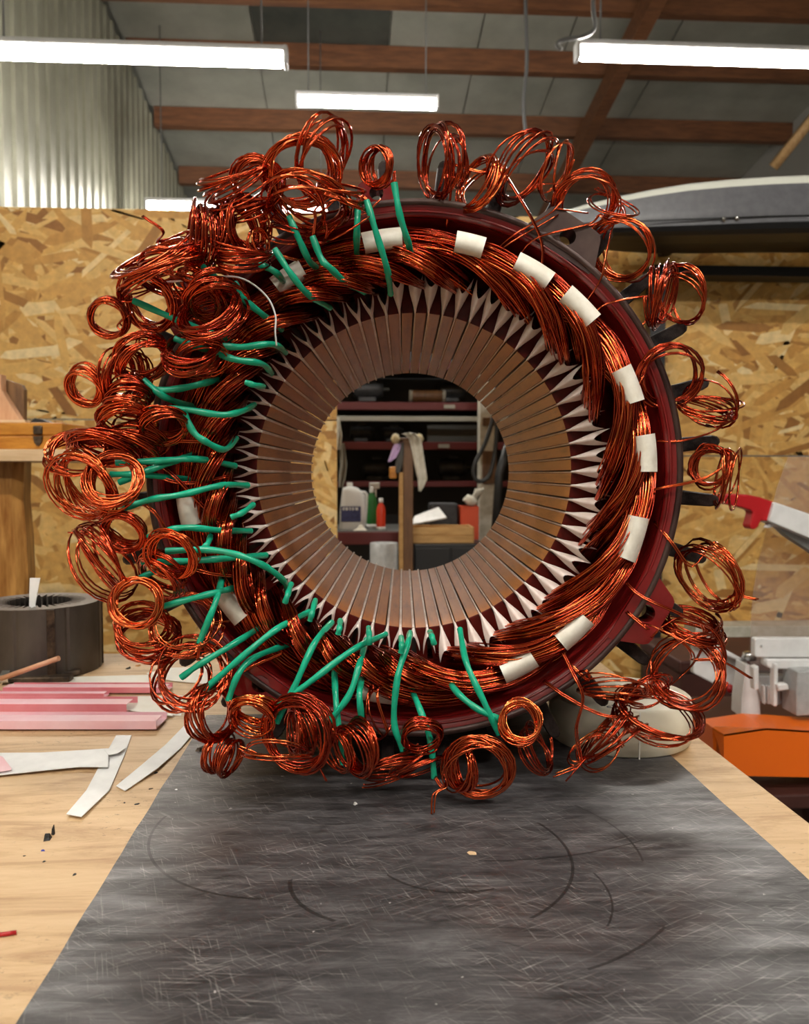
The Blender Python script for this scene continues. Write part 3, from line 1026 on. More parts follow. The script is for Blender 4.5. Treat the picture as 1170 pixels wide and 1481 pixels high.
# loose wire coils
def coil(cx, cy, major, ratio, rot, loops, t=-.03, lead=None, tail=None, wires=2, ax=.45, jit=1.0, m='copper', name='wire_coil', seg=22):
    R = major * K(t)
    loops = loops * 1.25 if loops > 4 else loops
    a = math.radians(rot)
    e1 = np.array([math.cos(a), 0, -math.sin(a)])
    pv = np.array([math.sin(a), 0, math.cos(a)])
    sgn = random.choice((-1, 1))
    e2 = ratio * pv + sgn * math.sqrt(max(0, 1 - ratio * ratio)) * np.array([0, 1, 0])
    nn = np.cross(e1, e2)
    c = np.array(SL(cx, cy, t))
    N = int(loops * seg)
    th0 = random.uniform(0, 6.28)
    p1, p2, p3, p4 = [random.uniform(0, 6.28) for _ in range(4)]
    main = []
    sg2 = random.choice((-1, 1))
    for i in range(N + 1):
        u = i / N
        th = th0 + sg2 * 2 * math.pi * loops * u
        rr = R * (1 + jit * (.085 * math.sin(1.31 * th + p1) + .06 * math.sin(.43 * th + p2) + .03 * math.sin(2.7 * th + p3)))
        tilt = R * jit * .16 * math.sin(th + 5 * u + p4) + R * ax * (2 * u - 1) * .7
        off = R * jit * .07 * np.array([math.sin(7 * u + p1), math.sin(9 * u + p2), math.sin(8 * u + p3)])
        main.append(c + rr * (math.cos(th) * e1 + math.sin(th) * e2) + tilt * nn + off)
    if lead:
        L = [np.array(SL(*q)) for q in lead]
        # join: rotate list so the helix starts close to the lead's end
        d = [np.linalg.norm(main[i] - L[-1]) for i in range(min(seg, N // 2))]
        main = main[int(np.argmin(d)):]
        path = cr(L + [main[0], main[2]], 6)[:-6] + main
    else:
        path = main
    if tail:
        Tt = [np.array(SL(*q)) for q in tail]
        d = [np.linalg.norm(main[-i] - Tt[0]) for i in range(1, min(seg, len(main)))]
        cut = int(np.argmin(d))
        if cut: path = path[:-cut]
        path = path + cr([path[-1]] + Tt, 6)[1:]
    mb = MB()
    P = np.array([tuple(q) for q in path])
    zmin = WR * 1.1
    P[:, 2] = np.maximum(P[:, 2], zmin)
    mb.tube(P, WR, 5)
    for w_ in range(1, wires):
        q = np.cumsum(rng.normal(0, 1, (len(P), 3)), axis=0)
        ker = np.ones(15) / 15
        q = np.stack([np.convolve(q[:, i], ker, 'same') for i in range(3)], 1)
        q = q / (np.abs(q).max() + 1e-9) * WR * 3.0
        P2 = P + q + np.array([1.4, .6, 1.3]) * WR
        P2[:, 2] = np.maximum(P2[:, 2], zmin)
        mb.tube(P2, WR, 5)
    return mb.build(name, M[m], stator, fixn=False)


Rt = .012    # right-hand coils hang about the flange plane
# clockwise from the top, right side
coil(634, 236, 47, .42, 86, 7, .0, lead=[(645, 330, .01), (650, 290, .0), (655, 250, -.005)], ax=.25)
coil(655, 235, 32, .35, 80, 3, -.005, tail=[(662, 206, -.005)])
coil(690, 268, 38, .55, 118, 6, .0, tail=[(700, 250, -.005), (652, 238, -.01)])
coil(758, 243, 50, .42, -38, 6, .0, lead=[(780, 408, .006), (784, 360, 0), (770, 320, -.01), (735, 262, -.01), (722, 240, -.006)], ax=.3)
coil(805, 245, 38, .30, -62, 3, .004, lead=[(705, 375, .008), (740, 342, -.004), (800, 305, -.006), (815, 270, 0)])
coil(845, 292, 41, .80, 5, 5, .004, lead=[(700, 382, .008), (740, 350, -.006), (800, 315, -.004)], tail=[(805, 302, .0), (848, 308, .0)], ax=.3)
coil(880, 300, 32, .6, 30, 2, .006, lead=[(745, 378, .01), (775, 345, -.004), (850, 325, -.002)])
coil(900, 362, 42, .62, 52, 5, .006, lead=[(845, 440, .01), (868, 405, -.002), (876, 370, -.002)], ax=.3)
coil(952, 430, 42, .45, 100, 6, .006, lead=[(850, 470, .01), (868, 445, -.004), (900, 434, -.006), (945, 428, -.002)])
coil(985, 430, 40, .35, 66, 4, .008, tail=[(930, 470, .008), (915, 505, .01)])
coil(968, 543, 43, .95, 0, 6, .0, lead=[(908, 610, .008), (915, 575, -.004), (930, 545, -.008)], ax=.3)
coil(1020, 592, 38, .36, 6, 5, .004, lead=[(945, 638, .01), (985, 638, -.002), (1035, 622, -.004), (1050, 600, 0)], ax=.3)
coil(1028, 580, 42, .45, 55, 1.5, .002, wires=2)
coil(1028, 675, 27, .75, 100, 6, .004, lead=[(1000, 690, .01), (995, 680, .01), (1012, 645, .01), (1030, 650, .004)], ax=.6)
coil(1052, 692, 42, .35, 98, 4, .004, lead=[(924, 712, .008), (960, 706, -.006), (1020, 692, -.01), (1060, 662, -.004)])
coil(1025, 835, 50, .38, 62, 6, .004, lead=[(945, 755, .01), (970, 785, -.004), (1000, 820, -.004)], tail=[(1055, 862, .004), (1094, 868, .0)])
coil(1000, 908, 42, .30, 8, 8, .012, ax=.3)
coil(992, 973, 50, .78, -62, 6, -.004, lead=[(895, 832, .008), (925, 862, -.008), (985, 890, -.012), (1030, 912, -.012), (1048, 950, -.012), (1035, 990, -.01)], ax=.25)
coil(985, 955, 60, .8, -50, 1.5, .0)
coil(950, 1035, 58, .40, 8, 6, -.012, lead=[(785, 985, .0), (820, 1010, -.012), (870, 1035, -.018), (920, 1040, -.018)], ax=.3)
coil(885, 998, 48, .42, 12, 5, -.006, lead=[(822, 960, .002), (850, 985, -.01)], ax=.3)
coil(930, 1000, 36, .7, -30, 3, -.008)
coil(878, 1068, 48, .30, -42, 5, -.02, lead=[(800, 920, .0), (828, 975, -.02), (842, 1010, -.026), (832, 1055, -.026), (838, 1095, -.026)], tail=[(850, 1095, -.03), (818, 1130, -.034)])
coil(860, 1085, 36, .3, -30, 2, -.024, tail=[(840, 1108, -.03), (800, 1124, -.034)])
coil(960, 930, 42, .25, 28, 1.2, -.006, lead=[(905, 885, .0), (935, 910, -.01)], tail=[(1040, 955, -.012), (1085, 981, -.016)])
# bottom
coil(752, 1047, 28, .93, 0, 10, -.046, lead=[(722, 1060, -.040), (730, 1055, -.044)], ax=.3)
coil(775, 1085, 34, .45, 60, 3, -.02)
coil(690, 1112, 46, .95, 20, 8, -.052, lead=[(628, 1125, -.042), (640, 1140, -.048)], tail=[(640, 1140, -.052), (626, 1150, -.056), (624, 1180, -.06)], ax=.25)
coil(668, 1110, 32, .40, 95, 6, -.044)
coil(610, 1067, 27, .90, 0, 9, -.044, lead=[(583, 1085, -.038), (590, 1080, -.042)], ax=.3)
coil(600, 1105, 34, .4, -30, 3, -.03)
coil(518, 1082, 36, .62, 82, 10, -.048, lead=[(475, 1046, -.038), (490, 1062, -.046)], ax=.5)
coil(560, 1110, 42, .45, -15, 6, -.034, ax=.4)
coil(490, 1085, 32, .5, 70, 4, -.036)
coil(430, 1062, 52, .92, 100, 7, -.052, lead=[(395, 1025, -.04), (392, 1040, -.046)], ax=.25, tail=[(455, 1100, -.056), (472, 1130, -.06)])
coil(432, 1055, 34, .45, 85, 8, -.03)
coil(400, 1088, 50, .35, 12, 2, -.05, tail=[(370, 1095, -.056), (344, 1082, -.056)])
coil(365, 1032, 31, .82, 10, 10, -.042, lead=[(330, 1014, -.038), (334, 1030, -.04)], ax=.6)
coil(322, 1091, 27, .38, 100, 11, -.042, ax=.9, tail=[(335, 1110, -.044), (350, 1093, -.046)])
coil(308, 1032, 38, .55, 75, 9, -.040, lead=[(295, 998, -.038), (292, 1010, -.04)], ax=.6)
coil(278, 975, 48, .85, 20, 6, -.036, lead=[(288, 930, -.038), (285, 955, -.036)])
coil(262, 985, 42, .7, -30, 3, -.03, tail=[(225, 945, -.03), (214, 943, -.03)])
coil(545, 1030, 36, .35, 80, 2, -.02, lead=[(560, 985, -.012), (545, 1000, -.02)])
# left
coil(265, 905, 46, .85, 10, 4, -.024, lead=[(330, 900, .0), (300, 903, -.02)])
coil(215, 920, 42, .5, 15, 7, -.022)
coil(197, 872, 34, .95, 0, 11, -.046, lead=[(232, 878, -.038), (228, 872, -.042)], ax=.35)
coil(205, 905, 36, .6, 30, 4, -.028)
coil(248, 800, 34, .85, 30, 11, -.046, lead=[(212, 778, -.038), (215, 790, -.042)], ax=.5)
coil(232, 832, 34, .70, 35, 7, -.034, ax=.4)
coil(178, 770, 29, .85, 10, 10, -.036, ax=.5, lead=[(240, 800, -.01), (205, 790, -.03)])
coil(145, 808, 50, .48, 58, 6, -.032, tail=[(130, 772, -.034), (98, 770, -.036)], ax=.3)
coil(150, 815, 56, .45, 56, 2, -.026)
coil(122, 705, 48, .82, 40, 8, -.038, lead=[(160, 686, -.036), (150, 690, -.038)], ax=.35)
coil(162, 697, 38, .93, 0, 11, -.046, lead=[(180, 735, -.038), (185, 722, -.042)], ax=.35)
coil(112, 655, 40, .72, 10, 5, -.032, ax=.3)
coil(150, 648, 46, .35, 6, 8, -.03, ax=.3)
coil(185, 578, 28, .50, 0, 10, -.04, ax=.9)
coil(182, 615, 38, .62, -10, 9, -.034, ax=.5)
coil(195, 640, 38, .5, 15, 7, -.026)
coil(236, 616, 32, .58, -12, 10, -.036, lead=[(215, 592, -.036), (222, 600, -.036)], ax=.5)
coil(130, 632, 32, .22, -8, 3, -.028, tail=[(112, 630, -.028), (106, 640, -.028)])
coil(122, 559, 26, .85, 30, 7, -.034, lead=[(190, 541, -.03), (165, 541, -.032), (140, 534, -.034)], ax=.4, jit=1.3)
coil(205, 522, 36, .52, -35, 10, -.036, lead=[(208, 550, -.036), (200, 545, -.036)], tail=[(196, 500, -.036), (201, 484, -.036)], ax=.5)
coil(178, 545, 36, .4, 105, 6, -.03)
coil(155, 461, 26, .95, 0, 7, -.036, lead=[(193, 436, -.036), (175, 437, -.036)], tail=[(170, 470, -.036), (188, 455, -.036)], ax=.25)
coil(212, 437, 40, .78, 35, 7, -.034, ax=.25)
coil(275, 508, 38, .75, 0, 7, -.042, lead=[(315, 500, -.036), (308, 495, -.04)], ax=.4)
coil(290, 520, 34, .6, -20, 4, -.036)
coil(305, 455, 45, .70, -15, 11, -.044, ax=.4)
coil(310, 430, 38, .55, -20, 8, -.034)
coil(285, 425, 40, .5, 30, 6, -.026)
coil(232, 385, 62, .34, -24, 9, -.036, lead=[(293, 385, -.036), (285, 378, -.036)], ax=.5)
coil(255, 365, 50, .42, -20, 5, -.03, tail=[(235, 335, -.03), (205, 313, -.03)])
coil(245, 400, 45, .35, 10, 5, -.028)
coil(300, 345, 40, .45, 100, 11, -.030, ax=.9)
coil(348, 330, 36, .62, 88, 10, -.030, ax=.8)
coil(350, 368, 36, .40, 8, 10, -.040, lead=[(376, 382, -.036), (370, 378, -.038)], ax=.6)
coil(372, 352, 18, .5, 100, 2.2, -.034, tail=[(380, 365, -.03), (430, 377, -.02)])
coil(343, 262, 50, .52, -24, 7, -.030, ax=.4)
coil(372, 265, 32, .82, 0, 8, -.034, lead=[(418, 313, -.036), (405, 295, -.036)], ax=.4)
coil(355, 300, 38, .45, -10, 5, -.024)
coil(435, 250, 48, .70, -25, 9, -.032, ax=.4)
coil(466, 225, 52, .36, -58, 5, -.032, ax=.25)
coil(445, 290, 55, .30, 8, 8, -.034, lead=[(452, 342, -.036), (455, 318, -.036), (458, 300, -.036)], ax=.4)
coil(495, 285, 34, .35, 15, 4, -.032, lead=[(530, 290, -.036), (522, 284, -.036)])
coil(430, 300, 40, .5, 30, 4, -.026, tail=[(472, 330, -.03), (470, 345, -.03)])
coil(545, 241, 25, .68, 78, 8, -.030, lead=[(570, 265, -.036), (569, 250, -.034)], ax=.55)
coil(495, 325, 34, .3, -42, 2, -.03, tail=[(525, 310, -.034), (548, 291, -.036)])
coil(420, 340, 34, .5, 20, 2, -.02, lead=[(470, 352, -.01), (440, 352, -.016)])
# loose double leads running over the windings on the left
for pts in ([(180, 640, -.02), (240, 680, -.02), (290, 730, -.016), (330, 770, -.01)], [(200, 660, -.02), (230, 690, -.022), (270, 700, -.016), (330, 690, -.008)],
            [(190, 720, -.02), (225, 745, -.02), (250, 790, -.016)], [(270, 822, -.02), (310, 832, -.014), (360, 835, -.006)],
            [(330, 985, -.02), (365, 965, -.014), (410, 945, -.006)], [(560, 1060, -.03), (545, 1010, -.022), (552, 985, -.012)],
            [(300, 640, -.02), (240, 640, -.024), (200, 650, -.024)]):
    mb = MB()
    C = np.array(cr([SL(*q) for q in pts], 8))
    mb.tube(C, WR, 5); mb.tube(C + np.array([1.2, .4, 2.0]) * WR, WR, 5)
    mb.build('lead_wire', M['copper'], stator, fixn=False)
# thin white cord lying over the upper left windings
mb = MB(); mb.tube(cr([SL(*q) for q in ((195, 403, -.040), (240, 408, -.044), (320, 400, -.044), (355, 405, -.044), (385, 428, -.036), (398, 455, -.034), (398, 480, -.034), (400, 500, -.03))], 8), .0007, 5)
mb.build('binding_cord', M['paper'], stator)

# ------------------------------------------------------------------ tape roll
c = G(908, 1045, 0.0)
TR, TH = .0695, .044
o = thing('tape_roll', 'cream roll of wide paper tape standing flat beside the red stator', 'tape roll', (.2665, .805, 0), 0)
mb = MB()
mb.lathe([(.030, 0), (TR - .002, 0), (TR, .0015), (TR + .0012, TH * .5), (TR, TH - .0015), (TR - .002, TH), (.030, TH)], 72)
mb.build('tape', M['roll'], o)
MB().lathe([(.0295, .0005), (.0295, TH - .0005), (.0265, TH - .0005), (.0265, .0005), (.0295, .0005)], 48).build('core_tube', M['card'], o)
mb = MB()
for k in range(7):
    r = .034 + k * .005
    mb.tube([(r * math.cos(a), r * math.sin(a), TH - .0001) for a in np.linspace(0, 2 * math.pi, 61)], .00022, 4, caps=False)
mb.build('wound_edges', M['roll_side'], o)
mb = MB(); a = math.radians(-93)
mb.box(-.0007, .0007, -.0006, .0008, -.0004, TH, M=Matrix.Rotation(a + math.pi / 2, 4, 'Z') @ Matrix.Translation((0, -TR - .0011, 0)))
mb.build('tape_end', M['paper_cream'], o)
cu = bpy.data.curves.new('print', 'FONT'); cu.body = 'cla'; cu.size = .014; cu.extrude = .0001; cu.align_x = 'CENTER'
to = bpy.data.objects.new('print', cu); col.objects.link(to)
bpy.context.view_layer.update()
dg = bpy.context.evaluated_depsgraph_get()
me = bpy.data.meshes.new_from_object(to.evaluated_get(dg))
bpy.data.objects.remove(to)
me.materials.clear(); me.materials.append(M['ink'])
pr = bpy.data.objects.new('print', me); col.objects.link(pr); pr.parent = o
pr.location = (-.022, -.054, TH + .0002)

# ------------------------------------------------------------------ small stator core at the left
o = thing('stator_core', 'small dark grey slotted stator core standing on the bench by the partition', 'stator core', (-.438, 1.150, -.004))
RO, HH = .080, .094
n = 36
mb = MB()
outer = []; inner = []
for k in range(n * 4):
    a = 2 * math.pi * k / (n * 4)
    r = .060 if (k % 4) in (0, 1) else .042
    inner.append((r * math.cos(a), r * math.sin(a)))
    ro = RO if abs(math.sin(a / 2 * 8)) > .12 else RO - .0012
    outer.append((ro * math.cos(a), ro * math.sin(a)))
N = n * 4
vs = [(x, y, 0) for x, y in outer] + [(x, y, HH) for x, y in outer] + [(x, y, HH) for x, y in inner] + [(x, y, 0) for x, y in inner]
fs = []
for k in range(N):
    k2 = (k + 1) % N
    fs += [(k, k2, N + k2, N + k), (N + k, N + k2, 2 * N + k2, 2 * N + k), (2 * N + k, 2 * N + k2, 3 * N + k2, 3 * N + k), (3 * N + k, 3 * N + k2, k2, k)]
mb.add(vs, fs)
mb.build('lamination_stack', M['stator_grey'], o)
for a in (-135, -60, 20, 120):
    A = math.radians(a)
    MB().box(RO - .001, RO + .002, -.005, .005, .001, HH - .001, M=Matrix.Rotation(A, 4, 'Z'), bev=.0005).build('clamp_strip', M['rust'], o)
# white strip standing inside it
p = W(47, 876, 1.10)
mb = MB()
a = W(42, 874, 1.10); b = W(51, 874, 1.10); c2 = W(58, 836, 1.10); d = W(43, 836, 1.10)
mb.prism([a, b, c2, d], (0, .0012, 0))
z0 = -.002
mb.v = [(x, y, (z if z > .11 else z)) for x, y, z in mb.v]
mb.prism([(a.x, 1.10, .0), (b.x, 1.10, .0), tuple(b), tuple(a)], (0, .0012, 0))
tag(recentre(mb.build('insulation_strip', M['paper'])), 'white paper strip standing upright in the small stator core', 'paper strip')

# ------------------------------------------------------------------ papers and pink channels on the bench
ZB = -.004


def strip(pts_a, pts_b, z, th, m, name, label, cat, group=None, wave=.0, zs=None):
    """flat strip between two pixel polylines lying on the bench"""
    A = [G(x, y, z) for x, y in pts_a]; B = [G(x, y, z) for x, y in pts_b]
    mb = MB()
    k = len(A)
    dz = zs if zs else [wave * math.sin(i * 1.7) ** 2 for i in range(k)]
    top = [[p + Vector((0, 0, th + dz[i])) for p in (A[i], (A[i] + B[i]) / 2, B[i])] for i in range(k)]
    bot = [[p + Vector((0, 0, dz[i])) for p in (A[i], (A[i] + B[i]) / 2, B[i])] for i in range(k)]
    mb.grid(top, smooth=False); mb.grid(bot, smooth=False)
    for e in (0, 2):
        mb.grid([[top[i][e], bot[i][e]] for i in range(k)], smooth=False)
    for e in (0, k - 1):
        mb.grid([[q for q in top[e]], [q for q in bot[e]]], smooth=False)
    return tag(recentre(mb.build(name, m)), label, cat, group)


strip([(-20, 1090), (60, 1090), (120, 1087), (157, 1085)], [(-20, 1124), (60, 1116), (115, 1111), (156, 1112)], ZB + .0022, .0006, M['paper'], 'paper_strip', 'white paper strip lying across the other strip on the bench', 'paper strip', zs=[.0002, .0006, .001, .0014])
strip([(168, 1064), (152, 1093), (125, 1145), (96, 1182)], [(190, 1064), (180, 1093), (158, 1145), (118, 1186)], ZB + .0004, .0006, M['paper'], 'paper_strip', 'white paper strip with a rounded end lying under the crossing strip', 'paper strip', zs=[.0, .0002, .0008, .0022])
strip([(275, 1043), (240, 1078), (205, 1110), (168, 1138)], [(290, 1050), (262, 1083), (228, 1115), (181, 1145)], ZB + .0004, .0006, M['paper'], 'paper_strip', 'translucent white strip lying along the edge of the black mat', 'paper strip', zs=[.0012, .0006, .002, .0004])
strip([(150, 1085), (165, 1083), (178, 1076)], [(157, 1092), (170, 1090), (182, 1082)], ZB + .004, .0004, M['paper'], 'paper_scrap', 'small curled white scrap on the crossed paper strips', 'paper scrap')
strip([(-10, 1090), (4, 1095), (17, 1112)], [(-10, 1118), (4, 1116), (16, 1114)], ZB + .0045, .0004, M['pink_light'], 'film_scrap', 'pale pink film scrap lying on the white paper strip', 'film scrap')
strip([(20, 984), (120, 979), (238, 976)], [(18, 992), (120, 990), (238, 990)], ZB + .0004, .0006, M['paper_cream'], 'paper_sheet', 'long white insulation sheet lying behind the pink channels', 'paper sheet')
strip([(165, 1008), (215, 1007), (265, 1007)], [(172, 1022), (215, 1030), (262, 1036)], ZB + .0004, .0006, M['paper_cream'], 'paper_sheet', 'white insulation sheet poking out beside the pink channels', 'paper sheet')
strip([(212, 974), (250, 966), (300, 965)], [(222, 980), (250, 985), (300, 990)], ZB + .0012, .0006, M['paper_cream'], 'paper_sheet', 'white insulation sheet under the dark loose wire coil', 'paper sheet')
strip([(75, 1020), (170, 1017), (250, 1017)], [(175, 1026), (215, 1032), (250, 1036)], ZB + .0024, .0006, M['paper_cream'], 'paper_sheet', 'thin cream sheet lying under the shorter pink channel', 'paper sheet')


def channel(xa, xb, yf, wpx, h, m1, m2, label, slope=0.0):
    """U-shaped folded film channel lying along X"""
    a = G(xa, yf, ZB); b = G(xb, yf + slope, ZB)
    depth = (G(xb, yf - wpx, ZB) - G(xb, yf, ZB)).y
    L = (b - a); ln = L.length
    o = thing('insulation_channel', label, 'channel', a + Vector((0, 0, .0022)), math.atan2(L.y, L.x), 'pink folded slot channels')
    th = .0007
    mb = MB()
    mb.box(0, ln, 0, th, 0, h, bev=.0002)
    mb.build('front_flange', m1, o)
    MB().box(0, ln, th, depth - th, 0, th).build('web', m2, o)
    mb = MB()
    mb.box(0, ln, depth - th, depth, 0, h * .8, bev=.0002)
    mb.build('back_flange', m1, o)
    MB().box(0, ln, th, depth * .55, h - th, h).build('folded_lip', m2, o)
    return o


channel(4, 240, 1005, 9, .007, M['pink'], M['pink_light'], 'long pink folded channel furthest back beside the white sheet')
channel(-30, 150, 1013, 6, .006, M['pink'], M['pink_light'], 'pink channel lying between the longest and the middle ones')
channel(-30, 183, 1034, 14, .010, M['pink'], M['pink_light'], 'pink folded channel with the shortest end, next to the cream sheet')
channel(-30, 226, 1058, 16, .009, M['pink_light'], M['pink_light'], 'pale pink folded channel nearest the crossed paper strips')

# copper rod, bolts, debris
a = G(2, 995, ZB) + Vector((0, 0, .012)); b = W(85, 952, 1.02)
tag(recentre(MB().tube([a, b], .0032, 12).build('copper_rod', M['rod'])), 'thin copper coloured rod leaning over the rusty clamp', 'rod')
o = thing('rusty_clamp', 'rusty steel clamp pieces lying before the small stator core', 'clamp', G(30, 986, ZB))
MB().box(-.05, .065, -.010, .008, 0, .008, bev=.002).build('clamp_bar', M['rust'], o)
MB().box(.02, .072, -.004, .010, .002, .009, bev=.002, M=Matrix.Rotation(.35, 4, 'Z')).build('clamp_arm', M['rust'], o)
MB().lathe([(.001, 0), (.009, 0), (.009, .010), (.001, .010)], 6, smooth=False, M=Matrix.Translation((-.018, -.012, .009)) @ Matrix.Rotation(math.pi / 2, 4, 'Y')).build('hex_nut', M['steel'], o)


def chip(px_, py_, s, m, name, label, cat, n=5, flat=.3):
    p = G(px_, py_, 0)
    on_mat = -.165 < p.x < .296
    z = 0 if on_mat else ZB
    p = G(px_, py_, z)
    mb = MB()
    vs = []
    for k in range(n):
        a = 2 * math.pi * k / n
        r = s * random.uniform(.6, 1.2)
        vs.append((r * math.cos(a) * 1.4, r * math.sin(a), random.uniform(0, .1) * s))
    top = [(x * .6, y * .6, s * flat * random.uniform(.6, 1.4)) for x, y, z_ in vs]
    mb.add([(x, y, 0) for x, y, _ in vs] + top, [tuple(range(n - 1, -1, -1)), tuple(range(n, 2 * n))] + [(i, (i + 1) % n, n + (i + 1) % n, n + i) for i in range(n)])
    ob = mb.build(name, m)
    ob.location = p
    ob.rotation_euler = (0, 0, random.uniform(0, 3))
    return tag(ob, label, cat)


chip(68, 1213, .0032, M['chip_black'], 'debris_chip', 'largest curled black shaving on the plywood', 'chip', flat=1.0)
chip(77, 1206, .0022, M['chip_black'], 'debris_chip', 'upright black shaving beside the largest one', 'chip', flat=2.6)
chip(64, 1246, .0014, M['chip_black'], 'debris_chip', 'tiny black curl below the blue chip', 'chip')
chip(108, 1265, .0016, M['chip_black'], 'debris_chip', 'small dark crumb on bare plywood', 'chip')
chip(35, 1238, .0010, M['chip_black'], 'debris_chip', 'tiny dark crumb farther from the mat than the blue chip', 'chip')
chip(198, 1163, .0016, M['chip_black'], 'debris_chip', 'dark crumb below the translucent strip', 'chip')
chip(180, 1161, .0013, M['chip_black'], 'debris_chip', 'tiny dark crumb near the strip end', 'chip')
chip(218, 1141, .0018, M['rust'], 'debris_chip', 'brown crumb beside the mat edge', 'chip')
chip(225, 1118, .0022, M['chip_black'], 'debris_chip', 'dark crumb touching the translucent strip', 'chip')
chip(290, 1085, .0042, M['rust'], 'debris_chip', 'reddish brown flake lying on the mat corner', 'chip', flat=.6)
chip(683, 1234, .0026, M['timber_pale'], 'debris_chip', 'pale wood splinter on the middle of the mat', 'chip', flat=.5)
chip(513, 1163, .0020, M['paper'], 'debris_chip', 'white crumb on the mat near the coils', 'chip', flat=.6)
chip(255, 1142, .0012, M['paper'], 'debris_chip', 'small white crumb on the mat edge', 'chip')
chip(186, 967, .0040, M['chip_black'], 'debris_chip', 'dark scrap lying far back on the plywood', 'chip', flat=.6)
ob = chip(62, 1230, .0018, M['chip_blue'], 'blue_chip', 'small blue plastic offcut on the plywood', 'chip', n=4)
ob = MB().tube([G(-10, 1357, ZB) + Vector((0, 0, .0015)), G(24, 1352, ZB) + Vector((0, 0, .0015))], .0013, 6).build('wire_offcut', M['saw_red'])
tag(recentre(ob), 'short red wire offcut lying on the plywood', 'wire')
ob = chip(200, 963, .004, M['wood_yellow'], 'debris_chip', 'yellow scrap lying far back on the plywood', 'chip', flat=.4)

# ------------------------------------------------------------------ shelf at the left with its things
YS = 1.95
zs = W(40, 650, YS).z
xr_s = W(140, 660, YS).x
o = thing('wall_shelf', 'pale wooden shelf board on a rough wooden post', 'shelf', (xr_s - .5, YS, FLOOR))
a = W(0, 651, YS); b = W(140, 662, YS)
mb = MB(); mb.box(-.6, .5, -.02, .26, zs - .028 - FLOOR, zs - FLOOR, bev=.002)
mb.build('shelf_board', M['timber_pale'], o)
# rough post: wavy-edged slab
xp0 = W(-50, 700, YS + .06).x; xp1 = W(32, 700, YS + .06).x
rows = []
for z, dx in zip(np.linspace(FLOOR, zs - .028, 14), (0, .004, .0, -.005, .002, .006, .0, -.006, -.010, -.004, .004, .002, -.004, .0)):
    l = xp0 - (xr_s - .5); r = xp1 + dx - (xr_s - .5)
    rows.append([(l, .06, z - FLOOR), (r - .02, .055, z - FLOOR), (r, .075, z - FLOOR), (r - .004, .13, z - FLOOR), (l, .13, z - FLOOR), (l, .06, z - FLOOR)])
mb = MB(); mb.grid(rows, smooth=False)
mb.build('post', M['post_wood'], o)
# wooden box with a latch
xb0 = W(-60, 640, YS + .03).x; xb1 = W(95, 640, YS + .03).x
hb = W(40, 611, YS + .03).z - zs
ob = thing('wooden_box', 'yellow brown wooden box with a dark metal latch on the shelf', 'box', ((xb0 + xb1) / 2, YS + .10, zs), math.radians(-4))
bw_ = xb1 - xb0
MB().box(-bw_ / 2, bw_ / 2, -.07, .09, 0, hb * .50, bev=.003).build('lower_half', M['wood_yellow'], ob)
MB().box(-bw_ / 2, bw_ / 2, -.07, .09, hb * .54, hb, bev=.003).build('lid', M['wood_yellow'], ob)
MB().box(-bw_ / 2 + .004, bw_ / 2 - .004, -.066, .086, hb * .48, hb * .56).build('seam', M['wood_yellow'], ob)
lx = W(60, 635, YS + .03).x - (xb0 + xb1) / 2
mb = MB(); mb.box(lx - .011, lx + .011, -.076, -.069, hb * .56, hb * .88, bev=.003)
la = mb.build('latch', M['rust'], ob)
mb = MB(); mb.prism([(lx - .011, -.076, hb * .50), (lx + .011, -.076, hb * .50), (lx + .008, -.076, hb * .25), (lx, -.076, hb * .12), (lx - .008, -.076, hb * .25)], (0, .007, 0))
mb.build('latch_hook', M['rust'], la)
# black scrap on the box, wooden jig on the box
zt = zs + hb
mb = MB()
a = W(45, 606, YS + .06); bx = W(75, 614, YS + .06)
mb.prism([(a.x, YS + .05, zt + .001), (bx.x, YS + .05, zt + .001), (bx.x - .018, YS + .05, zt + .008), (a.x + .012, YS + .05, zt + .012)], (0, .05, 0))
tag(recentre(mb.build('black_scrap', M['black'])), 'thin black scrap lying on the lid of the wooden box', 'scrap')
jx = W(-20, 590, YS + .1).x; jx1 = W(42, 600, YS + .1).x
zj = zt + .001
oj = thing('wooden_jig', 'pinkish wooden triangular block against a dark upright board on the box', 'wood block', (jx, YS + .1, zj))
zt1 = W(5, 543, YS + .1).z - zj
zk = W(8, 566, YS + .1).z - zj
xk = W(8, 566, YS + .1).x - jx
MB().box(-.03, jx1 - jx + .004, -.035, .045, 0, .007, bev=.001).build('base_board', M['timber_pale'], oj)
mb = MB(); mb.prism([(-.03, -.025, .007), (jx1 - jx - .012, -.025, .007), (xk, -.025, zk), (xk, -.025, zt1), (-.03, -.025, zt1)], (0, .03, 0))
mb.build('triangular_block', M['wood_pink'], oj)
xd = W(37, 560, YS + .12).x - jx
mb = MB(); mb.prism([(xk - .01, .010, .007), (xd - .002, .010, .007), (xd, .010, zt1 * .72), (xd - .006, .010, zt1 * .82), (xk - .01, .010, zt1 * .95)], (0, .02, 0))
mb.build('upright_board', M['wood_dark'], oj)

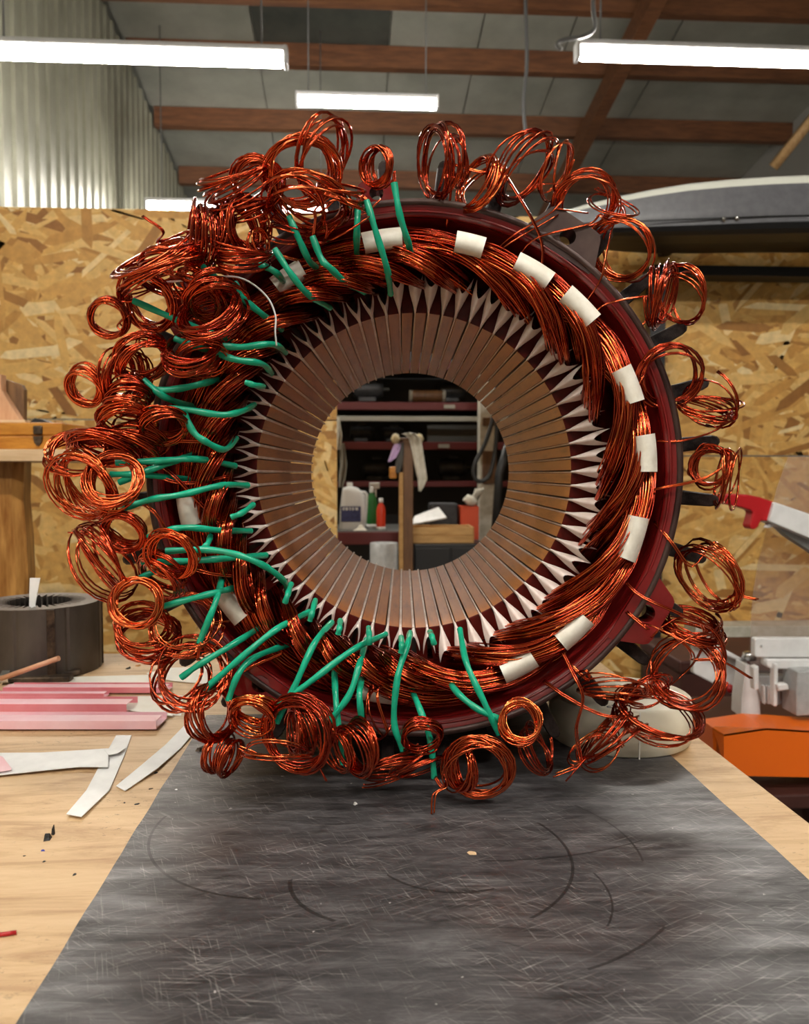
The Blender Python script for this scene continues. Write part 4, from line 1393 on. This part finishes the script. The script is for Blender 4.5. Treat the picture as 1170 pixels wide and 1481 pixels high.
# ------------------------------------------------------------------ black steel frame and roof box on the right partition
o = thing('wall_bracket', 'black square steel tube bracket standing before the chipboard partition', 'bracket', W(949, 500, 3.1))
L = o.location.copy()
p0 = W(938, 385, 3.1); p1 = W(960, 400, 3.1)
MB().box(p0.x - L.x, p0.x - L.x + 1.6, -.03, .07, p1.z - L.z, p0.z - L.z, bev=.003).build('top_rail', M['black'], o)
MB().box(p0.x - L.x, p1.x - L.x, -.03, .03, FLOOR - L.z, p1.z - L.z, bev=.003).build('upright', M['black'], o)
MB().box(p0.x - L.x + 1.54, p0.x - L.x + 1.6, -.03, .03, FLOOR - L.z, p1.z - L.z, bev=.003).build('upright', M['black'], o)
YR = 2.72
st = [(775, 318, 325, 327), (800, 304, 326, 330), (850, 289, 327, 333), (900, 277, 327, 335), (950, 267, 326, 336), (1000, 259, 325, 336), (1060, 253, 323, 335), (1120, 249, 321, 334), (1170, 247, 320, 333), (1260, 247, 320, 333), (1380, 254, 322, 350), (1480, 270, 325, 346), (1540, 296, 328, 340)]
o = thing('roof_box', 'grey car roof box with pale top stored above the chipboard wall', 'roof box', W(1170, 333, YR + .15))
L = o.location.copy()
rows_b, rows_l, rows_r = [], [], []
Wd = .40
for (x, yt, ym, yb) in st:
    zt_, zm, zb = W(x, yt, YR).z, W(x, ym, YR).z, W(x, yb, YR).z
    X = W(x, ym, YR).x
    sc = max(.25, min(1, (zt_ - zb) / .2))
    wy = Wd * sc
    y0 = YR + (Wd - wy) * .15
    hh = zt_ - zm
    rows_b.append([Vector((X, y0 + .03, zb)) - L, Vector((X, y0 + .012, zb + (zm - zb) * .4)) - L, Vector((X, y0, zm)) - L, Vector((X, y0 + wy, zm)) - L, Vector((X, y0 + .14 * sc, zb)) - L, Vector((X, y0 + .03, zb)) - L])
    sec = [(0, 0), (.004, .06), (.0, .12), (.006, .35), (.012, .6), (.018, .80)]
    rows_l.append([Vector((X, y0 + a_ * sc, zm + hh * b_)) - L for a_, b_ in sec])
    sec2 = [(.018, .80), (.021, .90), (.028, .97), (.05, 1.0), (wy * .5, 1.03), (wy - .14 * sc, 1.0), (wy - .03, .8), (wy, 0)]
    rows_r.append([Vector((X, y0 + (a_ * sc if i_ < 4 else a_), zm + hh * b_)) - L for i_, (a_, b_) in enumerate(sec2)])
mb = MB(); mb.grid(rows_b, smooth=False); mb.build('base_tray', M['black'], o)
mb = MB(); mb.grid(rows_l); mb.build('lid', M['box_grey'], o)
mb = MB(); mb.grid(rows_r); mb.build('lid_top', M['box_pale'], o)  # upper part of the lid in a paler colour
for (x, y_) in ((1047, 316.5), (1066, 315.5)):
    p = W(x, y_, YR - .002) - L
    MB().lathe([(.001, .006), (.006, .005), (.008, 0)], 12, M=Matrix.Translation(p) @ Matrix.Rotation(math.pi / 2, 4, 'X')).build('rivet', M['steel'], o)
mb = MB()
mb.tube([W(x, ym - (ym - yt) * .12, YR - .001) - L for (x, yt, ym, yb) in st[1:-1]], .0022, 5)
mb.build('groove_line', M['blackrub'], o)  # thin black tube standing for the groove along the lid
# wall arms carrying it
for x in (1000, 1300):
    p = W(x, 330, YR + .2)
    ar = MB().box(p.x - L.x - .02, p.x - L.x + .02, .0 - .1, YW - L.y - .004, p.z - L.z - .03, p.z - L.z - .002).build('support_arm', M['black'], o)

# ------------------------------------------------------------------ pale ledge, saw and orange case at the right
o = MB().box(W(1000, 920, 3.12).x, XR - .2, 3.08, YW - .004, W(1100, 936, 3.1).z, W(1100, 904, 3.1).z, bev=.004).build('wall_ledge', M['cloth'])
tag(recentre(o), 'pale beige ledge board along the foot of the visible chipboard', 'ledge')
YM = 1.75
zb = W(1100, 1128, 1.62).z
o = thing('saw_stand', 'dark brown low stand under the saw and orange case', 'stand', (W(1130, 1000, 1.8).x + .25, 1.9, FLOOR))
L = o.location.copy()
MB().box(-.42, .6, -.36, .35, zb - .03 - FLOOR, zb - FLOOR, bev=.004).build('stand_top', M['chest'], o)
for sx in (-.38, .52):
    for sy in (-.32, .27):
        MB().box(sx, sx + .06, sy, sy + .06, 0, zb - .03 - FLOOR).build('leg', M['chest'], o)
# dark chest behind
c0 = W(985, 1000, 2.45); c1 = W(1300, 1000, 2.45)
o = thing('storage_chest', 'dark reddish brown chest standing behind the saw', 'chest', ((c0.x + c1.x) / 2, 2.62, FLOOR))
hz = W(1000, 955, 2.45).z - FLOOR
hwid = (c1.x - c0.x) / 2
MB().box(-hwid, hwid, -.17, .17, 0, hz - .04, bev=.006).build('body', M['chest'], o)
MB().box(-hwid - .01, hwid + .01, -.18, .18, hz - .038, hz, bev=.006).build('lid', M['chest'], o)

# saw
o = thing('cutoff_saw', 'white cut-off saw with red handle and clear guard', 'saw', (W(1130, 1000, YM).x, YM, zb))
L = o.location.copy()


def wl(x, y_, Y=YM):
    return W(x, y_, Y) - L


def plate(pts, Y, th, m, name, parent=None):
    mb = MB(); mb.prism([wl(x, y_, Y) for x, y_ in pts], (0, th, 0))
    ob = mb.build(name, m, parent or o)
    bv = ob.modifiers.new('b', 'BEVEL'); bv.width = .003; bv.segments = 2; bv.limit_method = 'ANGLE'
    return ob


hd = plate([(1020, 722), (1030, 717), (1058, 714), (1080, 715), (1100, 719), (1120, 726), (1113, 754), (1101, 753), (1096, 763), (1091, 766), (1086, 765), (1084, 760), (1089, 742), (1086, 738), (1070, 733), (1050, 729), (1030, 727)], 1.74, .035, M['saw_red'], 'handle')
arm = plate([(1120, 726), (1250, 770), (1250, 812), (1112, 754)], 1.73, .06, M['saw_white'], 'arm')
plate([(1122, 759), (1250, 812), (1250, 850), (1172, 797), (1140, 776)], 1.76, .03, M['saw_grey'], 'arm_underside')
plate([(1109, 764), (1114, 756), (1126, 758), (1116, 763)], 1.745, .02, M['saw_white'], 'lever_tip')
# clear blade guard: curved sheet
gp = [(1140, 660), (1124, 705), (1109, 765), (1096, 815), (1089, 860), (1086, 900), (1085, 940), (1085, 985)]
rows = []
for i, (x, y_) in enumerate(gp):
    rows.append([wl(x, y_, 1.83), wl(x + 30, y_, 1.822), wl(x + 70, y_, 1.82), wl(1240, y_, 1.822)])
mb = MB(); mb.grid(rows)
mb.grid([[q + Vector((0, .003, 0)) for q in r] for r in rows])
mb.build('clear_guard', M['guard'], o)
plate([(1092, 925), (1095, 923), (1260, 923), (1260, 951), (1095, 951), (1092, 949)], 1.67, .02, M['saw_white'], 'top_rail')
mb = MB(); mb.lathe([(.001, .002), (.003, 0)], 10, M=Matrix.Translation(wl(1101, 935, 1.669)) @ Matrix.Rotation(math.pi / 2, 4, 'X')); mb.build('rail_screw', M['steel'], o)
plate([(1109, 957), (1112, 954), (1260, 954), (1260, 968), (1116, 968), (1109, 964)], 1.66, .03, M['saw_white'], 'fence_bar')
plate([(1120, 960), (1126, 960), (1125, 1022), (1119, 1022)], 1.65, .02, M['saw_white'], 'fence_post')
plate([(1090, 965), (1098, 963), (1098, 998), (1091, 998)], 1.65, .02, M['saw_white'], 'fence_post')
plate([(1096, 978), (1160, 978), (1160, 1018), (1125, 1020), (1103, 1016), (1098, 1000)], 1.69, .03, M['saw_grey'], 'turntable_front')
for k in range(3):
    plate([(1104 + k * 6, 992), (1108 + k * 6, 992), (1108 + k * 6, 1019), (1105 + k * 6, 1019)], 1.68, .012, M['saw_white'], 'rib')
plate([(1124, 990), (1140, 989), (1142, 998), (1126, 1000)], 1.64, .02, M['saw_white'], 'clamp_knob')
mb = MB(); mb.lathe([(.001, .010), (.008, .008), (.011, 0)], 14, M=Matrix.Translation(wl(1142, 1014, 1.689)) @ Matrix.Rotation(math.pi / 2, 4, 'X')); mb.build('bolt', M['steel'], o)
plate([(1154, 971), (1260, 968), (1260, 1030), (1152, 1036), (1152, 1000)], 1.62, .06, M['saw_grey'], 'side_table')
# slanting bed plate going back to the left and its front column
plate([(1003, 930), (1028, 933), (1080, 958), (1080, 1012), (1072, 1012), (1030, 988), (1003, 974)], 1.80, .02, M['saw_white'], 'bed_side')
plate([(1003, 922), (1028, 928), (1082, 957), (1080, 962), (1026, 937), (1003, 932)], 1.77, .05, M['saw_white'], 'bed_edge')
plate([(1073, 1010), (1079, 960), (1098, 968), (1101, 1036), (1072, 1037)], 1.70, .05, M['saw_white'], 'column')
mb = MB(); mb.lathe([(.001, .018), (.010, .018), (.014, .014), (.016, .0), (.001, 0)], 18, M=Matrix.Translation(wl(1083, 954, 1.76))); mb.build('pivot_cap', M['steel'], o)
mb = MB(); mb.lathe([(.001, .014), (.009, .011), (.010, 0), (.001, 0)], 16, M=Matrix.Translation(wl(1054, 995, 1.80)) @ Matrix.Rotation(math.pi / 2, 4, 'X')); mb.build('red_button', M['saw_red'], o)
MB().box(-.05, .30, -.02, .12, 0, .035, bev=.004).build('base_plate', M['chest'], o)
plate([(1078, 1030), (1098, 1030), (1098, 1091), (1078, 1091)], 1.76, .05, M['saw_grey'], 'pedestal')
# orange case: chamfered body with amber ribbed top
o = thing('orange_case', 'bright orange plastic case with a ribbed amber top under the saw', 'case', (W(1100, 1128, 1.60).x, 1.58, zb))
L = o.location.copy()


def wo(x, y_, Y):
    return W(x, y_, Y) - L


f0 = [wo(1047, 1062, 1.56), wo(1108, 1053, 1.56), wo(1260, 1062, 1.56), wo(1260, 1126, 1.56), wo(1064, 1122, 1.56), wo(1047, 1104, 1.56)]
mb = MB(); mb.prism(f0, (0, .10, 0)); mb.build('front_body', M['orange'], o)
mb = MB(); mb.prism([wo(1030, 1052, 1.60), wo(1047, 1062, 1.56), wo(1047, 1104, 1.56), wo(1064, 1122, 1.56), wo(1032, 1102, 1.60)], (.0, .1, 0)); mb.build('side_chamfer', M['orange'], o)
top = [wo(1030, 1052, 1.60), wo(1070, 1040, 1.68), wo(1110, 1038, 1.70), wo(1260, 1050, 1.70), wo(1260, 1062, 1.56), wo(1108, 1053, 1.56), wo(1047, 1062, 1.56)]
mb = MB(); mb.prism(top, (0, 0, -.004)); tp = mb.build('ribbed_top', M['amber'], o)
for k in range(6):
    u = k / 5
    a = wo(1034 + 40 * u * .2, 1053 - 2 * k * .9, 1.60 + .012 * k) + Vector((0, 0, .001)); b = wo(1082, 1057 - 3.0 * k * .9, 1.565 + .02 * k) + Vector((0, 0, .001))
    MB().tube([a, b], .0014, 5).build('rib', M['amber'], tp)

# ------------------------------------------------------------------ the room seen through the bore
YK = 5.2
xa, xb_ = W(478, 600, YK).x, W(760, 600, YK).x
o = thing('pallet_rack', 'tall dark storage rack with deep red beams behind the opening', 'rack', ((xa + xb_) / 2, YK, FLOOR))
L = o.location.copy()
hwr = (xb_ - xa) / 2 + .25
for yc, hh_, m_ in ((588, 11, 'rack_red'), (645, 11, 'rack_red'), (700, 8, 'rack_red'), (606, 7, 'rack_white'), (530, 11, 'rack_red')):
    z = W(600, yc, YK).z - L.z; h = hh_ / F * YK
    MB().box(-hwr, hwr, -.03, .02, z - h / 2, z + h / 2, bev=.003).build('beam', M[m_], o)
    if m_ == 'rack_red':
        MB().box(-hwr, hwr, .02, .60, z + h / 2 - .03, z + h / 2).build('shelf_deck', M['rack_dark'], o)
MB().box(-hwr, hwr, .62, .64, 0, W(600, 470, YK).z - L.z).build('back_panel', M['rack_dark'], o)
z0 = W(600, 641, YK).z - L.z; z1 = W(600, 612, YK).z - L.z
x0 = W(618, 600, YK + .2).x - L.x; x1 = W(692, 600, YK + .2).x - L.x
MB().box(x0, x1, .2, .22, z0, z1).build('grey_panel', M['rack_grey'], o)
for sx in (-hwr, hwr - .06):
    for sy in (-.02, .55):
        MB().box(sx, sx + .06, sy, sy + .06, 0, W(600, 440, YK).z - L.z).build('upright', M['rack_dark'], o)
for x in (648, 650):
    pass
for yc, x in ((588, 650), (645, 642)):
    p = W(x, yc, YK - .034) - L
    MB().box(p.x - .035, p.x + .035, -.036, -.031, p.z - .012, p.z + .012).build('beam_tag', M['rack_white'], o)


def motor(px_, pyb, Y, wpx, hpx, label, m='motor_dark'):
    p = W(px_, pyb, Y); w_ = wpx / F * Y; h = hpx / F * Y
    o = thing('small_motor', label, 'motor', (p.x, Y, p.z), 0, 'motors stored on the rack')
    MX = Matrix.Translation((-w_ * .42, 0, h * .55)) @ Matrix.Rotation(math.pi / 2, 4, 'Y')
    MB().lathe([(.001, 0), (h * .30, 0), (h * .38, w_ * .06), (h * .40, w_ * .1), (h * .40, w_ * .62), (h * .36, w_ * .68), (h * .30, w_ * .76), (.001, w_ * .76)], 20, M=MX).build('housing', M[m], o)
    MB().tube([(w_ * .3, 0, h * .55), (w_ * .5, 0, h * .55)], h * .06, 8).build('shaft', M['rack_grey'], o)
    MB().box(-w_ * .3, w_ * .15, -h * .35, h * .35, 0, h * .2, bev=.004).build('foot', M[m], o)
    MB().box(-w_ * .15, w_ * .12, -h * .2, h * .2, h * .92, h * 1.08, bev=.004).build('terminal_box', M[m], o)
    return o


def shelf_y(yc, hh_=11):
    return yc - hh_ / 2


motor(535, 582, YK + .25, 56, 34, 'dark grey motor on the top shelf beside the wooden roller', 'motor_grey')
motor(655, 582, YK + .4, 50, 30, 'dim grey motor on the top shelf behind the wooden roller', 'motor_grey')
motor(525, 639, YK + .25, 44, 25, 'black motor on the middle shelf at the end of the red beam')
motor(570, 639, YK + .25, 42, 22, 'black motor on the middle shelf behind the knobbed post')
motor(545, 695, YK + .25, 50, 32, 'black motor on the low shelf behind the white jug')
motor(655, 695, YK + .25, 52, 34, 'black motor on the low shelf behind the hanging cloth')
# wooden roller
p = W(617, 582, YK + .1)
o = thing('wooden_roller', 'brown roller with pale end caps on the top shelf', 'roller', (p.x, YK + .1, p.z), 0)
rl = 46 / F * YK; rh = 9 / F * YK
MX = Matrix.Translation((-rl / 2, 0, rh)) @ Matrix.Rotation(math.pi / 2, 4, 'Y')
MB().lathe([(rh * .9, 0), (rh, .01), (rh * .96, rl * .5), (rh, rl - .01), (rh * .9, rl)], 20, M=MX).build('barrel', M['brown_post'], o)
for z in (-.012, rl):
    MB().lathe([(.001, z), (rh * 1.02, z), (rh * 1.02, z + .02), (.001, z + .02)], 20, M=MX).build('end_cap', M['rack_white'], o)

# pale post with timber bits beyond the opening, dark machine in front of it
p0, p1 = W(692, 700, 4.9), W(714, 700, 4.9)
o = thing('pale_post', 'pale painted post with brown cross pieces beside the rack', 'post', ((p0.x + p1.x) / 2, 4.9, FLOOR))
hw_ = (p1.x - p0.x) / 2
MB().box(-hw_, hw_, -.05, .05, 0, 2.1, bev=.003).build('shaft', M['cloth'], o)
for ya, yb in ((604, 616), (652, 700)):
    z1, z0 = W(700, ya, 4.85).z - FLOOR, W(700, yb, 4.85).z - FLOOR
    MB().box(-hw_ * .7, hw_ * 1.1, -.07, -.05, z0, z1, bev=.003).build('cross_piece', M['brown_post'], o)
p = W(728, 700, 4.3)
o = thing('drill_press', 'tall black machine column standing beside the pale post', 'machine', (p.x + .06, 4.3, FLOOR))
MB().box(-.14, .2, -.12, .2, 0, .08, bev=.01).build('foot', M['black'], o)
zz = W(728, 690, 4.3).z - FLOOR
mb = MB(); mb.prism([(-.02, -.06, .08), (.12, -.06, .08), (.12, -.06, zz + .5), (.02, -.06, zz + .5), (-.02, -.06, zz)], (0, .12, 0)); mb.build('column', M['black'], o)
MB().box(-.02, .22, -.16, .1, zz + .16, zz + .40, bev=.02).build('head', M['black'], o)
MB().tube([(-.04, -.08, zz + .2), (-.10, -.10, zz + .02), (-.12, -.1, zz - .3)], .022, 8).build('sleeve_arm', M['blackrub'], o)
mb = MB(); mb.tube(cr([W(x, y_, 4.15) for x, y_ in ((718, 560), (714, 600), (702, 640), (688, 668), (685, 685), (692, 696), (706, 690), (714, 665), (718, 630), (719, 590), (719, 550))], 6), .011, 8)
tag(recentre(mb.build('cable_loop', M['blackrub'])), 'thick black cable hanging in a loop before the pale post', 'cable')

# back workbench with containers
YBk = 4.45
z_b = W(540, 768, YBk - .15).z
bx0, bx1 = W(440, 768, YBk).x, W(584, 768, YBk).x
o = thing('back_bench', 'dark red edged bench carrying the white jug', 'bench', ((bx0 + bx1) / 2, YBk, FLOOR))
w_ = (bx1 - bx0) / 2
MB().box(-w_, w_, -.15, .45, z_b - .03 - FLOOR, z_b - FLOOR, bev=.003).build('bench_top', M['rack_grey'], o)
MB().box(-w_, w_, -.17, -.15, z_b - .07 - FLOOR, z_b - .005 - FLOOR, bev=.003).build('front_rail', M['rack_red'], o)
for sx in (-w_ + .02, w_ - .08):
    for sy in (-.12, .36):
        MB().box(sx, sx + .06, sy, sy + .06, 0, z_b - .03 - FLOOR).build('leg', M['rack_dark'], o)
# jug
YJ = YBk - .02
p = W(509, 768, YJ)
o = thing('plastic_jug', 'white plastic jug with a dark blue label on the back bench', 'jug', (p.x, YJ, z_b))
q = YJ / F
mb = MB()
rows = []
for z, hwj, dx, dy in ((0, 17, 0, .05), (2, 18.5, 0, .055), (30, 18, 1, .055), (48, 16.5, 1.5, .05), (55, 14, 0, .045), (60, 11, -2, .04), (62, 5, -2, .03)):
    r = []
    for k in range(17):
        a = 2 * math.pi * k / 16
        ca, sa = math.cos(a), math.sin(a)
        r.append(((dx + hwj * math.copysign(abs(ca) ** .5, ca)) * q, dy * math.copysign(abs(sa) ** .5, sa), z * q))
    rows.append(r)
mb.grid(rows); mb.add(rows[0][:-1], [tuple(range(16))])
mb.build('body', M['jug'], o)
MB().lathe([(4.2 * q, 61 * q), (4.2 * q, 67 * q), (3.6 * q, 68 * q), (.001, 68 * q)], 16, M=Matrix.Translation((-3 * q, 0, 0))).build('cap', M['jug'], o)
MB().tube(cr([(13 * q, 0, 54 * q), (20 * q, 0, 52 * q), (21 * q, 0, 40 * q), (19.5 * q, 0, 20 * q), (18 * q, 0, 10 * q)], 5), 2.2 * q, 8).build('handle', M['jug'], o)
mb = MB(); mb.box(-15.5 * q, 13 * q, -.060, -.056, 12 * q, 34 * q); lab = mb.build('label', M['label_blue'], o)
mb = MB()
for k, (x, w2) in enumerate(((-13, 3), (-9, 4.5), (-3.5, 2.5), (.5, 3), (5, 5))):
    mb.box(x * q, (x + w2 * .8) * q, -.0615, -.060, 28.5 * q, 32.5 * q)
mb.build('label_print', M['jug'], lab)


def bottle(px_, pyb, Y, hpx, wpx, m, mcap, label, name='spray_bottle', spray=False):
    p = W(px_, pyb, Y); h = hpx / F * Y; r = wpx / 2 / F * Y
    o = thing(name, label, 'bottle', (p.x, Y, z_b))
    MB().lathe([(.001, 0), (r, 0), (r, h * .1), (r, h * .62), (r * .75, h * .76), (r * .42, h * .84), (r * .42, h * .88), (.001, h * .88)], 20).build('body', M[m], o)
    MB().lathe([(.001, 0), (r * 1.06, 0), (r * 1.06, h * .10), (.001, h * .10)], 20).build('base_ring', M[mcap], o)
    MB().lathe([(r * .5, h * .86), (r * .5, h), (.001, h)], 16).build('cap', M[mcap], o)
    if spray:
        MB().box(-r * .5, r * 1.5, -r * .4, r * .4, h * .95, h * 1.1, bev=.004).build('spray_head', M[mcap], o)
        MB().box(r * .6, r * .9, -r * .2, r * .2, h * .75, h * .96).build('trigger', M[mcap], o)
    return o


bottle(551, 768, YBk - .06, 46, 13, 'bottle_red', 'jug', 'orange red bottle with white base next to the knobbed post', 'squeeze_bottle')
bottle(538, 768, YBk + .08, 60, 15, 'bottle_green', 'jug', 'green bottle with a white spray head behind the orange red bottle', spray=True)
bottle(529, 768, YBk + .2, 48, 14, 'jug', 'jug', 'plain white bottle between jug and green spray bottle', 'white_bottle')
# rag on the bench by the jug
p = W(521, 768, YBk - .13)
mb = MB()
rows = [[(p.x + (u - .5) * .075, YBk - .11 + (v - .5) * .05, z_b + .002 + .022 * math.sin(u * math.pi) * math.sin(v * math.pi) * (1 + .5 * math.sin(9 * u + 5 * v))) for u in np.linspace(0, 1, 9)] for v in np.linspace(0, 1, 7)]
mb.grid(rows)
tag(recentre(mb.build('small_rag', M['cloth'], fixn=False)), 'crumpled pale rag at the foot of the jug', 'rag')
# brown post with knobs, cloth
YP = 4.1
p = W(590, 790, YP)
o = thing('knobbed_post', 'brown wooden post with two cream knobs on top', 'post', (p.x, YP, FLOOR))
zt_ = W(590, 637, YP).z - FLOOR
q = YP / F
MB().box(-7 * q, 7 * q, -.025, .025, 0, zt_, bev=.003).build('shaft', M['brown_post'], o)
MB().box(-13 * q, -7 * q, -.015, .02, 0, zt_ - .16, bev=.002).build('side_batten', M['crate'], o)
for dx in (-18, 16):
    MB().lathe([(.001, -.026), (.014, -.022), (.024, 0), (.014, .022), (.001, .026)], 18, M=Matrix.Translation((dx * q, 0, zt_ + .008))).build('knob', M['cream'], o)
MB().tube([(-18 * q, 0, zt_ + .006), (16 * q, 0, zt_ + .006)], .008, 8).build('cross_bar', M['brown_post'], o)
rows = []
for i, (cx_, y_, hw2) in enumerate(((583, 628, 7), (592, 625, 9), (600, 632, 9), (604, 650, 8), (607, 670, 8), (611, 690, 7), (609, 702, 4), (607, 709, 1.5))):
    rows.append([W(cx_ + hw2 * u, y_ + (2 * abs(u)), YP - .045 - .012 * math.cos(u * 7 + i)) for u in np.linspace(-1, 1, 9)])
mb = MB(); mb.grid(rows)
mb.grid([[pp + Vector((0, .006, 0)) for pp in r] for r in rows])
tag(recentre(mb.build('hanging_cloth', M['cloth'], fixn=False)), 'pale cloth draped over the knobbed post', 'cloth')
rows = []
for i, (cx_, y_, hw2) in enumerate(((575, 642, 5), (572, 652, 6), (568, 662, 5), (563, 668, 2))):
    rows.append([W(cx_ + hw2 * u, y_, YP - .04 - .01 * math.cos(u * 5 + i)) for u in np.linspace(-1, 1, 7)])
mb = MB(); mb.grid(rows); mb.grid([[pp + Vector((0, .005, 0)) for pp in r] for r in rows])
tag(recentre(mb.build('lilac_cloth', M['lilac'], fixn=False)), 'small lilac cloth hanging under a cream knob', 'cloth')
mb = MB()
rows = []
for i, (cx_, y_, hw2) in enumerate(((580, 640, 4), (579, 655, 5), (577, 672, 5), (575, 684, 3))):
    rows.append([W(cx_ + hw2 * u, y_, YP - .035 - .008 * math.cos(u * 5 + i)) for u in np.linspace(-1, 1, 7)])
mb.grid(rows); mb.grid([[pp + Vector((0, .005, 0)) for pp in r] for r in rows])
tag(recentre(mb.build('dark_rag', M['rack_grey'], fixn=False)), 'dark grey rag hanging on the knobbed post', 'cloth')
p0, p1 = W(563, 692, YP), W(573, 675, YP)
mb = MB(); mb.box(p0.x, p1.x, YP - .03, YP + .02, p0.z, p1.z, bev=.006)
tag(recentre(mb.build('yellow_glove', M['wood_yellow'])), 'yellow work glove tucked beside the knobbed post', 'glove')
# dark cabinet with crate, folded paper, orange box, gloves
YC = 4.25
z_c = W(640, 787, YC - .1).z
cx0, cx1 = W(597, 787, YC).x, W(699, 787, YC).x
o = thing('steel_cabinet', 'black low cabinet under the wooden crate', 'cabinet', ((cx0 + cx1) / 2, YC + .15, FLOOR))
w_ = (cx1 - cx0) / 2
MB().box(-w_, w_, -.25, .25, 0, z_c - FLOOR, bev=.005).build('body', M['black'], o)
for s in (-1, 1):
    d_ = MB().box(s * w_ / 2 - w_ / 2 + .006, s * w_ / 2 + w_ / 2 - .006, -.262, -.251, .03, z_c - FLOOR - .02, bev=.002).build('door', M['black'], o)
    MB().box(-s * .02 + s * .0 - .006, -s * .02 + .006, -.272, -.262, .3, .4).build('handle', M['steel'], d_)
q = YC / F
p0, p1 = W(597, 786, YC - .06), W(684, 762, YC - .06)
o = thing('wooden_crate', 'yellowish slatted wooden crate on the black cabinet', 'crate', ((p0.x + p1.x) / 2, YC + .05, z_c))
w_ = (p1.x - p0.x) / 2; h = p1.z - z_c
for k in range(2):
    MB().box(-w_, w_, -.11, -.095, h * (.02 + .5 * k), h * (.48 + .5 * k), bev=.002).build('slat', M['crate'], o)
    MB().box(-w_, w_, .095, .11, h * (.02 + .5 * k), h * (.48 + .5 * k), bev=.002).build('slat', M['crate'], o)
for sx in (-1, 1):
    MB().box(sx * w_ - .008, sx * w_ + .008, -.095, .095, 0, h, bev=.002).build('end_panel', M['crate'], o)
MB().box(-w_, w_, -.095, .095, 0, .01).build('bottom', M['crate'], o)
# folded paper leaning on the crate
zr = z_c + h
pts = [(594, 764), (600, 750), (634, 737), (646, 752)]
z_at = [zr + .003, zr + .04, zr + .055, zr + .02]
mb = MB()
P = []
for (x, y_), z in zip(pts, z_at):
    P.append(G(x, y_, z) if abs(z - ZC) > .02 else W(x, y_, YC))
P = [W(594, 758, YC - .06), W(600, 746, YC + .02), W(634, 733, YC + .05), W(646, 748, YC - .02)]
mb.prism(P, (0, .004, -.006))
tag(recentre(mb.build('folded_paper', M['paper'])), 'folded white paper lying on top of the wooden crate', 'paper')
p0, p1 = W(669, 762, YC + .12), W(694, 733, YC + .12)
o = thing('orange_bin', 'orange red plastic bin behind the wooden crate', 'bin', ((p0.x + p1.x) / 2, YC + .24, z_c))
w_ = (p1.x - p0.x) / 2; h = p1.z - z_c
mb = MB(); mb.prism([(-w_ * .9, -.07, 0), (w_ * .9, -.07, 0), (w_, -.07, h), (-w_, -.07, h)], (0, .01, 0)); mb.build('front', M['orange_box'], o)
mb = MB(); mb.prism([(-w_ * .9, .06, 0), (w_ * .9, .06, 0), (w_, .06, h), (-w_, .06, h)], (0, .01, 0)); mb.build('back', M['orange_box'], o)
for sx in (-1, 1):
    MB().box(sx * w_ * .95 - .006, sx * w_ * .95 + .006, -.06, .06, 0, h).build('side', M['orange_box'], o)
MB().box(-w_ * .9, w_ * .9, -.06, .06, 0, .008).build('bottom', M['orange_box'], o)
# pair of work gloves (on top of the bin's neighbour, a dark tool case)
p0, p1 = W(620, 762, YC + .28), W(660, 722, YC + .28)
o = MB().box(p0.x, p1.x, YC + .20, YC + .34, z_c, p1.z - .02, bev=.01).build('tool_case', M['motor_dark'])
tag(recentre(o), 'dark tool case standing between crate and orange bin', 'case')
o = thing('work_glove', 'pale beige work glove lying on the orange bin', 'glove', W(682, 733, YC + .24))
q = YC / F
MB().lathe([(.001, -.03), (.03, -.02), (.038, 0), (.034, .02), (.001, .03)], 16, M=Matrix.Translation((-.01, -.03, .035)) @ Matrix.Rotation(.6, 4, 'Y')).build('palm', M['cloth'], o)
for k in range(4):
    MB().tube([(-.0 + .008 * k, -.035 + .005 * k, .04), (.015 + .012 * k, -.04, .075 + .006 * k), (.022 + .013 * k, -.042, .10)], .010, 8).build('finger', M['cloth'], o)
MB().tube([(-.02, -.04, .03), (-.05, -.05, .045)], .011, 8).build('thumb', M['cloth'], o)
# grey canister under the bench front
p0, p1 = W(535, 803, 4.2), W(575, 784, 4.2)
o = thing('grey_canister', 'grey metal drum standing in front of the back bench', 'drum', ((p0.x + p1.x) / 2, 4.16, FLOOR))
r = (p1.x - p0.x) / 2; h = p1.z - FLOOR
MB().lathe([(.001, 0), (r, 0), (r, h * .3), (r * 1.03, h * .31), (r, h * .33), (r, h * .64), (r * 1.03, h * .65), (r, h * .67), (r, h), (r * .9, h), (r * .9, h - .01), (.001, h - .01)], 28).build('barrel', M['saw_grey'], o)
# white rags hanging at the edge of the opening
for k, (pts, m_, lab_) in enumerate((([(488, 603, 3), (491, 630, 4), (489, 650, 3)], 'cloth', 'narrow pale rag hanging at the edge of the opening'), ([(494, 641, 4), (497, 672, 5), (495, 690, 5), (493, 705, 3)], 'rack_white', 'grey white rag hanging above the jug'))):
    rows = []
    for i, (cx_, y_, hw2) in enumerate(pts):
        rows.append([W(cx_ + hw2 * u, y_, 5.148 - .015 * math.cos(u * 5 + i)) for u in np.linspace(-1, 1, 7)])
    mb = MB(); mb.grid(rows); mb.grid([[pp + Vector((0, .006, 0)) for pp in r] for r in rows])
    tag(recentre(mb.build('hanging_rag', M[m_], fixn=False)), lab_, 'rag')
